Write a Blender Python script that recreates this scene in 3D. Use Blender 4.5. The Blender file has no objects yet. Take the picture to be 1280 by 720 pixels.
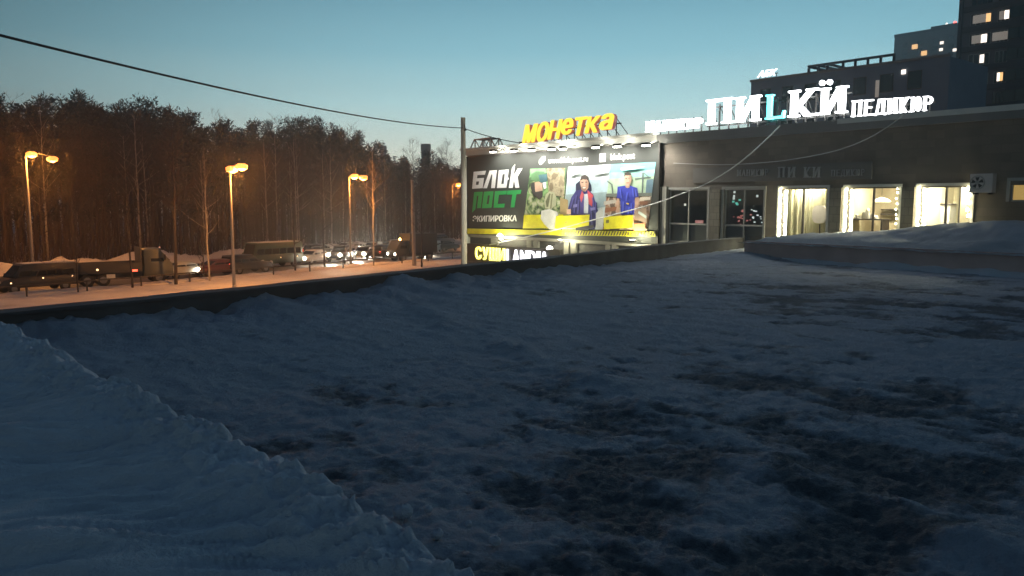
import bpy, math, random
import numpy as np
from mathutils import Vector, Matrix

random.seed(11)
rng = np.random.default_rng(5)
R = math.radians
scene = bpy.context.scene
C = scene.collection

# ------------------------------------------------------------------ camera, sky, sun, exposure
CZ, PITCH, FPX = 6.5, 6.3, 980.0
cam_d = bpy.data.cameras.new('camera')
cam_d.sensor_width = 36.0
cam_d.lens = FPX / 1280 * 36.0
cam_d.clip_start, cam_d.clip_end = 0.1, 3000
cam = bpy.data.objects.new('camera', cam_d)
cam.location = (0, 0, CZ)
cam.rotation_euler = (R(90 - PITCH), 0, 0)
C.objects.link(cam)
scene.camera = cam

SUN_EL, SUN_AZ = -3.5, -6.0           # just set, ahead and a little left
world = bpy.data.worlds.new('World')
scene.world = world
world.use_nodes = True
wn, wl = world.node_tree.nodes, world.node_tree.links
wn.clear()


def wnode(t, **kw):
    n = wn.new(t)
    for k, v in kw.items():
        setattr(n, k, v)
    return n


sky = wnode('ShaderNodeTexSky', sky_type='NISHITA', sun_disc=False,
            sun_elevation=R(SUN_EL), sun_rotation=R(SUN_AZ))
geo = wnode('ShaderNodeTexCoord')
sep = wnode('ShaderNodeSeparateXYZ')
wl.new(geo.outputs['Generated'], sep.inputs[0])
ramp = wnode('ShaderNodeValToRGB')      # twilight colour by height above the horizon
cr = ramp.color_ramp
STOPS = [(0.0, (1.05, .92, .70)), (0.06, (1.1, 1.2, 1.02)), (0.12, (.70, 1.12, 1.16)), (0.18, (.345, .73, .86)),
         (0.26, (.155, .40, .53)), (0.42, (.115, .235, .37)), (0.7, (.072, .146, .270)), (1.0, (.056, .115, .225))]
cr.elements[0].position, cr.elements[0].color = STOPS[0][0], STOPS[0][1] + (1,)
cr.elements[1].position, cr.elements[1].color = STOPS[-1][0], STOPS[-1][1] + (1,)
for p_, c_ in STOPS[1:-1]:
    e_ = cr.elements.new(p_)
    e_.color = c_ + (1,)
wl.new(sep.outputs['Z'], ramp.inputs[0])
# brighter towards the place where the sun went down, dark behind
glow = wnode('ShaderNodeVectorMath', operation='DOT_PRODUCT')
wl.new(geo.outputs['Generated'], glow.inputs[0])
glow.inputs[1].default_value = (math.sin(R(20)), math.cos(R(20)), 0)
gm = wnode('ShaderNodeMapRange', interpolation_type='SMOOTHSTEP')
for i, v in ((1, 0.41), (2, 1.0), (3, 0.26), (4, 1.0)):
    gm.inputs[i].default_value = v
wl.new(glow.outputs['Value'], gm.inputs[0])
mul = wnode('ShaderNodeVectorMath', operation='SCALE')
wl.new(ramp.outputs[0], mul.inputs[0])
wl.new(gm.outputs[0], mul.inputs['Scale'])
nis = wnode('ShaderNodeVectorMath', operation='SCALE')
wl.new(sky.outputs[0], nis.inputs[0])
nis.inputs['Scale'].default_value = 0.05
add = wnode('ShaderNodeVectorMath', operation='ADD')
wl.new(mul.outputs[0], add.inputs[0])
wl.new(nis.outputs[0], add.inputs[1])
bg = wnode('ShaderNodeBackground')
wl.new(add.outputs[0], bg.inputs[0])
bg.inputs[1].default_value = 1.0
wo = wnode('ShaderNodeOutputWorld')
wl.new(bg.outputs[0], wo.inputs[0])

sun_d = bpy.data.lights.new('dusk_sun', 'SUN')      # the last light from the horizon
sun_d.energy, sun_d.angle, sun_d.color = 0.012, R(25), (1.0, .92, .84)
sun = bpy.data.objects.new('dusk_sun', sun_d)
sun.rotation_euler = (R(90 - 8), 0, R(180 + 6))
C.objects.link(sun)

scene.view_settings.view_transform = 'Standard'
scene.view_settings.look = 'None'
scene.view_settings.exposure = 0.0
scene.view_settings.gamma = 1.0
scene.render.engine = 'CYCLES'
scene.cycles.use_denoising = True
scene.cycles.max_bounces = 5
scene.cycles.sample_clamp_indirect = 3.0
scene.cycles.use_light_tree = True

# ------------------------------------------------------------------ helpers
_cp, _sp = math.cos(R(PITCH)), math.sin(R(PITCH))


def ray(u, v):
    """direction through photo pixel (u, v) of 1280 x 720"""
    x, y = (u - 640) / FPX, -(v - 360) / FPX
    return Vector((x, y * _sp + _cp, y * _cp - _sp))


def at_z(u, v, z=0.0):
    d = ray(u, v)
    t = (z - CZ) / d.z
    return Vector((0, 0, CZ)) + d * t


def at_y(u, v, y):
    d = ray(u, v)
    return Vector((0, 0, CZ)) + d * (y / d.y)


class MB:
    """collects faces for ONE mesh"""

    def __init__(s):
        s.v, s.f = [], []

    def box(s, x0, x1, y0, y1, z0, z1):
        n = len(s.v)
        s.v += [(x0, y0, z0), (x1, y0, z0), (x1, y1, z0), (x0, y1, z0), (x0, y0, z1), (x1, y0, z1), (x1, y1, z1), (x0, y1, z1)]
        s.f += [[n + i for i in q] for q in ((0, 3, 2, 1), (4, 5, 6, 7), (0, 1, 5, 4), (1, 2, 6, 5), (2, 3, 7, 6), (3, 0, 4, 7))]
        return s

    def tube(s, pts, rad, n=6, cap=True):
        pts = [Vector(p) for p in pts]
        if not hasattr(rad, '__len__'):
            rad = [rad] * len(pts)
        base = len(s.v)
        up0 = None
        for i, p in enumerate(pts):
            t = (pts[min(i + 1, len(pts) - 1)] - pts[max(i - 1, 0)]).normalized()
            a = up0 if up0 is not None else (Vector((1, 0, 0)) if abs(t.x) < .8 else Vector((0, 1, 0)))
            a = (a - t * a.dot(t)).normalized()
            up0 = a
            b = t.cross(a)
            for k in range(n):
                w = 2 * math.pi * k / n
                s.v.append(tuple(p + (a * math.cos(w) + b * math.sin(w)) * rad[i]))
        for i in range(len(pts) - 1):
            for k in range(n):
                k2 = (k + 1) % n
                s.f.append([base + i * n + k, base + i * n + k2, base + (i + 1) * n + k2, base + (i + 1) * n + k])
        if cap and n > 2:
            s.f.append([base + k for k in reversed(range(n))])
            s.f.append([base + (len(pts) - 1) * n + k for k in range(n)])
        return s

    def lathe(s, prof, c=(0, 0, 0), axis='z', n=12):
        """prof: (radius, offset along axis)"""
        base = len(s.v)
        for r, h in prof:
            for k in range(n):
                w = 2 * math.pi * k / n
                a, b = r * math.cos(w), r * math.sin(w)
                p = {'z': (a, b, h), 'y': (a, h, b), 'x': (h, a, b)}[axis]
                s.v.append((c[0] + p[0], c[1] + p[1], c[2] + p[2]))
        for i in range(len(prof) - 1):
            for k in range(n):
                k2 = (k + 1) % n
                s.f.append([base + i * n + k, base + i * n + k2, base + (i + 1) * n + k2, base + (i + 1) * n + k])
        s.f.append([base + k for k in reversed(range(n))])
        s.f.append([base + (len(prof) - 1) * n + k for k in range(n)])
        return s

    def poly(s, pts):
        n = len(s.v)
        s.v += [tuple(p) for p in pts]
        s.f.append(list(range(n, n + len(pts))))
        return s

    def prism(s, pts, off):
        """extrude a polygon of 3-D points by the vector off"""
        n, m = len(s.v), len(pts)
        s.v += [tuple(p) for p in pts] + [tuple(Vector(p) + Vector(off)) for p in pts]
        s.f.append([n + i for i in range(m)])
        s.f.append([n + m + i for i in reversed(range(m))])
        for i in range(m):
            j = (i + 1) % m
            s.f.append([n + i, n + m + i, n + m + j, n + j])
        return s


def link_mesh(name, verts, faces, m=None, parent=None, smooth=False, fix=True):
    me = bpy.data.meshes.new(name)
    me.from_pydata(verts, [], faces)
    if smooth:
        me.polygons.foreach_set('use_smooth', [True] * len(me.polygons))
    if m:
        me.materials.append(m)
    me.update()
    o = bpy.data.objects.new(name, me)
    C.objects.link(o)
    if parent:
        o.parent = parent
    return o


def obj(name, mb, m=None, parent=None, smooth=False):
    return link_mesh(name, mb.v, mb.f, m, parent, smooth)


def tag(o, label, cat=None, group=None, kind=None):
    if label:
        o['label'] = label
    if cat:
        o['category'] = cat
    if group:
        o['group'] = group
    if kind:
        o['kind'] = kind
    return o


def struct(o, label=None):
    o['kind'] = 'structure'
    if label:
        o['label'] = label
    return o


def empty(name, loc=(0, 0, 0), rz=0.0, label=None, cat=None, group=None):
    o = bpy.data.objects.new(name, None)
    o.empty_display_size = .3
    o.location = loc
    o.rotation_euler = (0, 0, rz)
    C.objects.link(o)
    return tag(o, label, cat, group)


def copy_tree(o, parent=None):
    c = o.copy()
    C.objects.link(c)
    if parent is not None:
        c.parent = parent
    for ch in list(o.children):
        copy_tree(ch, c)
    return c


# ------------------------------------------------------------------ materials
def mat(name, col, rough=.7, metal=0.0, var=.25, scale=3.0, bump=0.0, bscale=20.0, spec=None, trans=0.0):
    m = bpy.data.materials.new(name)
    m.use_nodes = True
    n, l = m.node_tree.nodes, m.node_tree.links
    b = n['Principled BSDF']
    b.inputs['Roughness'].default_value = rough
    b.inputs['Metallic'].default_value = metal
    if spec is not None:
        b.inputs['Specular IOR Level'].default_value = spec
    tc = n.new('ShaderNodeTexCoord')
    nz = n.new('ShaderNodeTexNoise')
    nz.inputs['Scale'].default_value = scale
    nz.inputs['Detail'].default_value = 5
    l.new(tc.outputs['Object'], nz.inputs['Vector'])
    mx = n.new('ShaderNodeMix')
    mx.data_type = 'RGBA'
    mx.inputs[6].default_value = tuple(c * (1 - var) for c in col) + (1,)
    mx.inputs[7].default_value = tuple(min(1, c * (1 + var)) for c in col) + (1,)
    l.new(nz.outputs['Fac'], mx.inputs[0])
    l.new(mx.outputs[2], b.inputs['Base Color'])
    if bump:
        n2 = n.new('ShaderNodeTexNoise')
        n2.inputs['Scale'].default_value = bscale
        n2.inputs['Detail'].default_value = 6
        l.new(tc.outputs['Object'], n2.inputs['Vector'])
        bp = n.new('ShaderNodeBump')
        bp.inputs['Strength'].default_value = bump
        l.new(n2.outputs['Fac'], bp.inputs['Height'])
        l.new(bp.outputs[0], b.inputs['Normal'])
    return m


def emit(name, col, strength, base=(.8, .8, .8)):
    m = bpy.data.materials.new(name)
    m.use_nodes = True
    b = m.node_tree.nodes['Principled BSDF']
    b.inputs['Base Color'].default_value = base + (1,)
    b.inputs['Emission Color'].default_value = col + (1,)
    b.inputs['Emission Strength'].default_value = strength
    return m


def tile_mat(name, col, mortar, w, h, rough=.8, msize=.02):
    """facing tiles / bricks in the object's own X-Z plane"""
    m = mat(name, col, rough, var=.3, scale=1.2)
    n, l = m.node_tree.nodes, m.node_tree.links
    b = n['Principled BSDF']
    src = b.inputs['Base Color'].links[0].from_socket
    tc = n.new('ShaderNodeTexCoord')
    mp = n.new('ShaderNodeMapping')
    mp.inputs['Rotation'].default_value = (R(-90), 0, 0)
    l.new(tc.outputs['Object'], mp.inputs[0])
    br = n.new('ShaderNodeTexBrick')
    br.inputs['Scale'].default_value = 1.0
    br.inputs['Brick Width'].default_value = w
    br.inputs['Row Height'].default_value = h
    br.inputs['Mortar Size'].default_value = msize
    br.inputs['Color1'].default_value = (1, 1, 1, 1)
    br.inputs['Color2'].default_value = (.78, .78, .78, 1)
    br.inputs['Mortar'].default_value = mortar + (1,)
    l.new(mp.outputs[0], br.inputs['Vector'])
    mu = n.new('ShaderNodeMix')
    mu.data_type = 'RGBA'
    mu.blend_type = 'MULTIPLY'
    mu.inputs[0].default_value = 1
    l.new(src, mu.inputs[6])
    l.new(br.outputs['Color'], mu.inputs[7])
    l.new(mu.outputs[2], b.inputs['Base Color'])
    return m


def glass_mat(name, tint=(.9, .95, .95), refl=.12):
    m = bpy.data.materials.new(name)
    m.use_nodes = True
    n, l = m.node_tree.nodes, m.node_tree.links
    n.clear()
    t = n.new('ShaderNodeBsdfTransparent')
    t.inputs[0].default_value = tint + (1,)
    g = n.new('ShaderNodeBsdfGlossy')
    g.inputs['Roughness'].default_value = .03
    x = n.new('ShaderNodeMixShader')
    x.inputs[0].default_value = refl
    o = n.new('ShaderNodeOutputMaterial')
    l.new(t.outputs[0], x.inputs[1])
    l.new(g.outputs[0], x.inputs[2])
    l.new(x.outputs[0], o.inputs[0])
    return m


M = dict(
    concrete=mat('concrete', (.30, .29, .27), .85, var=.35, scale=2.5, bump=.2, bscale=30),
    dark_concrete=mat('weathered parapet', (.10, .098, .096), .8, var=.5, scale=1.6, bump=.4, bscale=14),
    plaster=mat('pale plaster', (.36, .345, .30), .8, var=.2, scale=1.5),
    wall=tile_mat('facing tiles', (.195, .165, .135), (.82, .82, .82), .6, .3, msize=.012),
    pier=tile_mat('pier tiles', (.25, .225, .18), (.6, .6, .6), .3, .3, msize=.012),
    brick=tile_mat('grey brick', (.13, .125, .12), (.6, .6, .6), .25, .08, msize=.01),
    pink=mat('pinkish render', (.46, .35, .34), .85, var=.35, scale=1.2, bump=.3, bscale=8),
    fascia=mat('grey fascia sheet', (.19, .185, .18), .5, var=.2, scale=1.0),
    white_trim=mat('white trim', (.62, .62, .58), .6, var=.12, scale=3),
    steel=mat('galvanised steel', (.36, .35, .33), .5, .5, var=.2, scale=6),
    dark_steel=mat('dark steel', (.05, .048, .045), .55, .3, var=.3, scale=6),
    pole=mat('concrete pole', (.34, .31, .27), .85, var=.25, scale=3, bump=.2, bscale=25),
    rust_steel=mat('painted rail steel', (.05, .045, .04), .6, .3, var=.4, scale=4),
    black=mat('black plastic', (.012, .012, .012), .6, var=.2),
    rubber=mat('tyre rubber', (.014, .014, .014), .85, var=.2),
    rim=mat('wheel rim', (.22, .22, .22), .4, .6, var=.2),
    carglass=mat('vehicle glass', (.012, .014, .016), .08, var=.1, spec=.6),
    frame_dark=mat('window frame brown', (.09, .08, .07), .5, var=.2),
    frame_pale=mat('window frame pale', (.38, .37, .34), .5, var=.15),
    glass=glass_mat('shop glass'),
    dark_glass=mat('dark window glass', (.012, .014, .018), .1, var=.3, spec=.6),
    cable=mat('black cable', (.012, .012, .014), .6, var=.1),
    white_cable=mat('pale cable', (.55, .55, .53), .5, var=.1),
    bark=mat('dark bark', (.045, .034, .026), .9, var=.5, scale=3, bump=.4, bscale=12),
    pine_bark=mat('pine bark', (.085, .052, .035), .9, var=.5, scale=2.5, bump=.4, bscale=10),
    birch_bark=mat('pale birch bark', (.36, .32, .27), .85, var=.45, scale=4),
    needles=mat('pine needles', (.022, .022, .014), .8, var=.5, scale=1.2),
    twig=mat('bare twigs', (.058, .038, .028), .9, var=.4, scale=2),
    tower=mat('tower panel', (.15, .155, .17), .85, var=.2, scale=.4),
    tower_dark=mat('tower dark panel', (.09, .095, .105), .85, var=.2, scale=.4),
    midwall=mat('office block wall', (.17, .21, .26), .85, var=.2, scale=.5),
    chim=mat('chimney brick', (.09, .055, .045), .9, var=.3, scale=1),
    sodium=emit('sodium lamp glow', (1.0, .29, .035), 2.9),
    sodium_dim=emit('sodium lamp weaker glow', (1.0, .25, .03), 2.4),
    flood=emit('floodlight glow', (1.0, .96, .80), 30),
    sign_white=emit('white sign face', (.96, 1.0, 1.0), 9),
    sign_soft=emit('softer white sign face', (.98, 1.0, 1.0), 3.2),
    sign_side=emit('white sign side', (.95, .98, 1.0), 1.2),
    sign_teal=emit('teal sign face', (.12, .85, .85), 4),
    sign_yellow=emit('yellow sign face', (1.0, .62, .015), 1.7),
    sign_red=emit('red sign side', (.55, .06, .01), .45),
    sushi_yellow=emit('yellow lit letters', (1.0, .86, .12), 2.6),
    sushi_white=emit('white lit letters', (.88, .88, 1.0), 2.2),
    teal_small=emit('small teal lettering', (.10, .55, .45), .5),
    grey_small=emit('small pale lettering', (.5, .45, .42), .4),
    garland=emit('garland bulb glow', (1.0, .90, .55), 30),
    head=emit('headlight glow', (1.0, .86, .62), 25),
    tail=emit('tail light glow', (1.0, .06, .03), 3.0),
    tail_off=mat('red tail lens', (.25, .015, .012), .3, var=.1),
    marker=emit('amber marker glow', (1.0, .55, .25), 3.5),
    lens_off=mat('clear lamp lens', (.5, .5, .5), .15, var=.1),
    beacon=emit('amber beacon glow', (1.0, .45, .12), 30),
    red_beacon=emit('red aviation lamp', (1.0, .12, .10), 4),
    roomlamp=emit('room lamp panel', (1.0, .93, .66), 240),
    roomlamp_warm=emit('room lamp warm panel', (1.0, .86, .58), 110),
    lit_warm=emit('warm lit window', (1.0, .55, .20), 1.3),
    lit_dim=emit('dim lit window', (.75, .60, .45), .20),
    lit_white=emit('white lit window', (1.0, .85, .72), 2.0),
    cream=mat('cream room wall', (.74, .66, .48), .8, var=.08),
    curtain=None,
    blind=mat('beige blind', (.55, .42, .20), .8, var=.1, scale=3),
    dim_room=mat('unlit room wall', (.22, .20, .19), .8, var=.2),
    furniture=mat('white furniture', (.6, .58, .55), .5, var=.1),
    furniture_dark=mat('dark furniture', (.06, .05, .05), .6, var=.2),
    red_item=emit('red window glow', (.6, .10, .08), .5),
    white_item=emit('white window lettering', (.9, .9, .9), 1.1),
    ac_white=mat('air conditioner casing', (.55, .50, .48), .5, var=.08),
)


def cloth_mat(name, col):
    m = bpy.data.materials.new(name)
    m.use_nodes = True
    n, l = m.node_tree.nodes, m.node_tree.links
    t = n.new('ShaderNodeBsdfTranslucent')
    t.inputs[0].default_value = col + (1,)
    x = n.new('ShaderNodeMixShader')
    n['Principled BSDF'].inputs['Base Color'].default_value = col + (1,)
    n['Principled BSDF'].inputs['Roughness'].default_value = .9
    l.new(n['Principled BSDF'].outputs[0], x.inputs[1])
    l.new(t.outputs[0], x.inputs[2])
    l.new(x.outputs[0], n['Material Output'].inputs[0])
    return m


M['curtain'] = cloth_mat('pale curtain', (.78, .72, .50))


# ------------------------------------------------------------------ noise (numpy)
def _hash(ix, iy, seed):
    h = (ix.astype(np.int64) * 374761393 + iy.astype(np.int64) * 668265263 + seed * 1442695041) & 0xFFFFFFFF
    h = ((h ^ (h >> 13)) * 1274126177) & 0xFFFFFFFF
    return ((h ^ (h >> 16)) & 0xFFFF) / 65535.0


def gnoise(x, y, seed=0):
    ix, iy = np.floor(x), np.floor(y)
    fx, fy = x - ix, y - iy
    out = 0
    sx, sy = fx * fx * fx * (fx * (fx * 6 - 15) + 10), fy * fy * fy * (fy * (fy * 6 - 15) + 10)

    def g(dx, dy):
        a = _hash(ix + dx, iy + dy, seed) * 2 * np.pi
        return np.cos(a) * (fx - dx) + np.sin(a) * (fy - dy)
    a = g(0, 0) * (1 - sx) + g(1, 0) * sx
    b = g(0, 1) * (1 - sx) + g(1, 1) * sx
    return (a * (1 - sy) + b * sy) * 1.4


def fbm(x, y, seed=0, oct=4, gain=.5):
    s, a, n = 0, 1, 0
    for i in range(oct):
        s = s + a * gnoise(x * 2 ** i, y * 2 ** i, seed + i * 17)
        n += a
        a *= gain
    return s / n


def sstep(a, b, x):
    t = np.clip((x - a) / (b - a), 0, 1)
    return t * t * (3 - 2 * t)


def grid_mesh(name, X, Y, Z, m, keep=None, attr=None, parent=None):
    ny, nx = X.shape
    co = np.stack([X, Y, Z], -1).reshape(-1, 3)
    idx = np.arange(ny * nx).reshape(ny, nx)
    q = np.stack([idx[:-1, :-1], idx[:-1, 1:], idx[1:, 1:], idx[1:, :-1]], -1).reshape(-1, 4)
    if keep is not None:
        k = keep.reshape(-1)
        q = q[k[q].all(1)]
    used = np.unique(q)
    re = -np.ones(ny * nx, int)
    re[used] = np.arange(len(used))
    q = re[q]
    me = bpy.data.meshes.new(name)
    me.vertices.add(len(used))
    me.vertices.foreach_set('co', co[used].ravel())
    me.loops.add(q.size)
    me.loops.foreach_set('vertex_index', q.ravel())
    me.polygons.add(len(q))
    me.polygons.foreach_set('loop_start', np.arange(0, q.size, 4))
    me.polygons.foreach_set('loop_total', np.full(len(q), 4))
    me.polygons.foreach_set('use_smooth', np.ones(len(q), bool))
    me.update(calc_edges=True)
    if attr is not None:
        a = me.attributes.new('bare', 'FLOAT', 'POINT')
        a.data.foreach_set('value', attr.reshape(-1)[used])
    me.materials.append(m)
    o = bpy.data.objects.new(name, me)
    C.objects.link(o)
    if parent:
        o.parent = parent
    return o


def snow_mat(name, col=(.62, .66, .72), bare=None, fine=1.0, bump=.6):
    """snow; where the mesh attribute 'bare' is high the dark roof felt and moss show through, with painted shade by the bank"""
    m = bpy.data.materials.new(name)
    m.use_nodes = True
    n, l = m.node_tree.nodes, m.node_tree.links
    b = n['Principled BSDF']
    b.inputs['Roughness'].default_value = .75
    tc = n.new('ShaderNodeTexCoord')

    def noise(scale, detail=6, rough=.6):
        z = n.new('ShaderNodeTexNoise')
        z.inputs['Scale'].default_value = scale
        z.inputs['Detail'].default_value = detail
        z.inputs['Roughness'].default_value = rough
        l.new(tc.outputs['Object'], z.inputs['Vector'])
        return z

    def mixc(fac, a, c):
        x = n.new('ShaderNodeMix')
        x.data_type = 'RGBA'
        l.new(fac, x.inputs[0])
        for s, val in ((6, a), (7, c)):
            if isinstance(val, tuple):
                x.inputs[s].default_value = val + (1,)
            else:
                l.new(val, x.inputs[s])
        return x.outputs[2]
    n1 = noise(.9 * fine)
    snow = mixc(n1.outputs['Fac'], tuple(c * .72 for c in col), tuple(min(1, c * 1.2) for c in col))
    if bare:
        at = n.new('ShaderNodeAttribute')
        at.attribute_name = 'bare'
        n2 = noise(22, 8, .75)
        ad = n.new('ShaderNodeMath')
        ad.operation = 'MULTIPLY_ADD'
        l.new(n2.outputs['Fac'], ad.inputs[0])
        ad.inputs[1].default_value = .6
        l.new(at.outputs['Fac'], ad.inputs[2])
        mr = n.new('ShaderNodeMapRange')
        mr.interpolation_type = 'SMOOTHSTEP'
        mr.inputs[1].default_value, mr.inputs[2].default_value = .52, 1.02
        l.new(ad.outputs[0], mr.inputs[0])
        mr.inputs[4].default_value = .86
        n3 = noise(5, 6)
        dark = mixc(n3.outputs['Fac'], bare[0], bare[1])
        l.new(mixc(mr.outputs[0], snow, dark), b.inputs['Base Color'])
    else:
        l.new(snow, b.inputs['Base Color'])
    n4 = noise(28 * fine, 8, .7)
    bp = n.new('ShaderNodeBump')
    bp.inputs['Strength'].default_value = bump
    bp.inputs['Distance'].default_value = .05
    l.new(n4.outputs['Fac'], bp.inputs['Height'])
    l.new(bp.outputs[0], b.inputs['Normal'])
    return m


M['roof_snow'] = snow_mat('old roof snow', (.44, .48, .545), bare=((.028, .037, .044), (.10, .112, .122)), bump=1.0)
M['bank_snow'] = snow_mat('packed snow', (.69, .74, .81), fine=1.4, bump=.7)
M['cap_snow'] = snow_mat('grainy old snow', (.46, .50, .55), fine=1.0, bump=1.0)
M['street_snow'] = snow_mat('street snow', (.58, .56, .55), bare=((.22, .19, .16), (.36, .32, .28)), fine=.5, bump=.8)
M['road'] = mat('wet slushy asphalt', (.085, .075, .068), .55, var=.5, scale=.5, bump=.3, bscale=4)
M['pile_snow'] = snow_mat('dirty heaped snow', (.55, .52, .50), fine=1.0, bump=.8)

# ------------------------------------------------------------------ main lines of the place
P0 = Vector((7.4, 37.0, 0))                    # a point at the foot of the shop front
EF = Vector((.644, -.765, 0)).normalized()     # along the shop front, to the right
NF = Vector((EF.y, -EF.x, 0))                  # out of the shop front, to the viewer
FRZ = math.atan2(EF.y, EF.x)


def F(u, v, off=0.0):
    """photo pixel -> (s along the shop front, z), on the plane `off` metres before the front"""
    d = ray(u, v)
    p = P0 + NF * off
    o = Vector((0, 0, CZ))
    t = (p - o).dot(NF) / d.dot(NF)
    q = o + d * t
    return (q - P0).dot(EF), q.z


def FS(u, v=250, off=0.0):
    return F(u, v, off)[0]


ROOF_Z = 4.5
PAR = [Vector((-16.5, -7.0, 0)), at_z(-60, 395, 5.0), at_z(0, 388.5, 5.0), at_z(150, 375, 5.0), at_z(292, 360.5, 5.0), at_z(400, 349.5, 5.0), at_z(520, 337.5, 5.0), at_z(590, 330.5, 5.0), at_z(690, 321, 5.0), at_z(822, 306, 5.0), at_z(930, 296, 5.0)]
for p in PAR:
    p.z = 0

# ------------------------------------------------------------------ ground, road
RE = Vector((.6, .8, 0))                        # along the road
RN = Vector((-.8, .6, 0))                       # across it, away from the viewer
R0 = Vector((-27.6, 61.5, 0))                   # a point on the guard rail


def road(s, n, z=0.0):
    p = R0 + RE * s + RN * n
    p.z = z
    return p


def street_ground():
    xs = np.concatenate([[-1500, -600, -250, -140], np.linspace(-100, 60, 200), [90, 160, 300, 700, 1500]])
    ys = np.concatenate([[-300, -60], np.linspace(0, 170, 220), [200, 260, 400, 800, 2000]])
    X, Y = np.meshgrid(xs, ys)
    n = (X - R0.x) * RN.x + (Y - R0.y) * RN.y
    bumpy = .10 * fbm(X * .25, Y * .25, 3, 4) + .05 * fbm(X * 1.2, Y * 1.2, 9, 3)
    onroad = sstep(.2, 1.2, n) * (1 - sstep(17.5, 18.5, n))
    Z = bumpy * (1 - onroad) + .06 * (1 - onroad) - .05 * onroad
    far = (np.abs(X) > 150) | (Y > 180) | (Y < 0)
    Z = np.where(far, 0, Z)
    # a trodden path and old wheel ruts along the verge
    s_ = (X - R0.x) * RE.x + (Y - R0.y) * RE.y
    path = np.exp(-((n + 5.5 + 1.2 * np.sin(s_ * .06)) / .6) ** 2) + .7 * np.exp(-((n + 2.2) / .35) ** 2) + .7 * np.exp(-((n + 3.8 - .03 * s_) / .35) ** 2)
    dirt = np.clip(path * (.5 + fbm(X * .5, Y * .5, 33, 3)) + .5 * fbm(X * .3, Y * .3, 34, 4), 0, 1) * .55
    Z = Z - .06 * np.clip(path, 0, 1) * (~far)
    o = grid_mesh('ground', X, Y, Z, M['street_snow'], None, dirt)
    return struct(o)


street_ground()
rb = MB()
rb.poly([road(-90, .8, .0), road(260, .8, .0), road(260, 17.8, .0), road(-90, 17.8, .0)])
struct(obj('road', rb, M['road']))


def berm(name, s0, s1, nc, w, h, seed, step=.35):
    """a row of ploughed snow heaps along the road"""
    ss = np.arange(s0, s1, step)
    tt = np.linspace(-1, 1, 15)
    S, T = np.meshgrid(ss, tt)
    hh = h * (.45 + .9 * np.clip(fbm(S * .16, T * 0 + 3, seed, 3) + .35, 0, 1.2)) * np.clip(1 - T * T, 0, 1) ** .7
    hh = hh * (1 + .5 * fbm(S * .9, T * 2, seed + 5, 4)) + .1 * fbm(S * 2, T * 5, seed + 8, 3)
    hh = np.where(np.abs(T) > .97, -.12, hh)
    N = nc + T * w * (1 + .3 * fbm(S * .3, T * 0, seed + 2, 2))
    X = R0.x + RE.x * S + RN.x * N
    Y = R0.y + RE.y * S + RN.y * N
    return struct(grid_mesh(name, X, Y, hh, M['pile_snow']))


berm('snow_berm', -60, 180, 19.6, 2.1, 1.25, 4)
berm('snow_berm', -60, 130, .35, .9, .30, 14)

# ------------------------------------------------------------------ low building under the snowy roof
low = empty('flat_roofed_building', (0, 0, 0), 0, 'low building under the viewer with a snow covered flat roof and dark parapet', 'building')


def strip_wall(pts, t, z0, z1, seed=0, wav=0.0):
    """a wall with thickness t along a polyline (offset to the left side)"""
    mb = MB()
    P = [Vector(p) for p in pts]
    fine = []
    for a, b in zip(P[:-1], P[1:]):
        n = max(1, int((b - a).length / .5))
        fine += [a.lerp(b, i / n) for i in range(n)]
    fine.append(P[-1])
    nrm = []
    for i, p in enumerate(fine):
        d = (fine[min(i + 1, len(fine) - 1)] - fine[max(i - 1, 0)]).normalized()
        nrm.append(Vector((-d.y, d.x, 0)))
    for i, (p, n) in enumerate(zip(fine, nrm)):
        k = wav * (random.random() - .5)
        mb.v += [(p.x, p.y, z0), (p.x, p.y, z1 + k), (p.x + n.x * t, p.y + n.y * t, z1 + k), (p.x + n.x * t, p.y + n.y * t, z0)]
    for i in range(len(fine) - 1):
        a, b = 4 * i, 4 * i + 4
        for j in range(4):
            k = (j + 1) % 4
            mb.f.append([a + j, b + j, b + k, a + k])
    mb.f.append([0, 1, 2, 3])
    e = 4 * (len(fine) - 1)
    mb.f.append([e + 3, e + 2, e + 1, e])
    return mb


obj('parapet', strip_wall(PAR, .34, 4.0, 4.93, wav=.02), M['dark_concrete'], low)
cap = strip_wall([p + Vector((.045, -.03, 0)) for p in PAR], .43, 4.932, 4.975, wav=.015)
obj('coping', cap, M['dark_concrete'], low)
obj('wall', strip_wall([p + Vector((-.05, .04, 0)) for p in PAR], .20, -.3, 3.99), M['brick'], low)

# snow field on the roof ------------------------------------------------
BK0 = at_z(0, 412, 5.4)
BK1 = at_z(570, 720, 5.4)
BK0.z = BK1.z = 0
BD = (BK0 - BK1).normalized()                  # along the bank's edge, away from the viewer
BN = Vector((BD.y, -BD.x, 0))                  # off the bank, over the roof (to the right)


def dist_to_parapet(X, Y):
    """signed distance from the parapet line, positive over the roof"""
    best = np.full(X.shape, 1e9)
    sign = np.ones(X.shape)
    for a, b in zip(PAR[:-1], PAR[1:]):
        d = b - a
        L = d.length
        d = d / L
        t = np.clip(((X - a.x) * d.x + (Y - a.y) * d.y), 0, L)
        dx, dy = X - (a.x + d.x * t), Y - (a.y + d.y * t)
        dd = np.hypot(dx, dy)
        c = d.x * dy - d.y * dx
        upd = dd < best
        best = np.where(upd, dd, best)
        sign = np.where(upd, np.where(c < 0, 1, -1), sign)
    return best * sign


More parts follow.
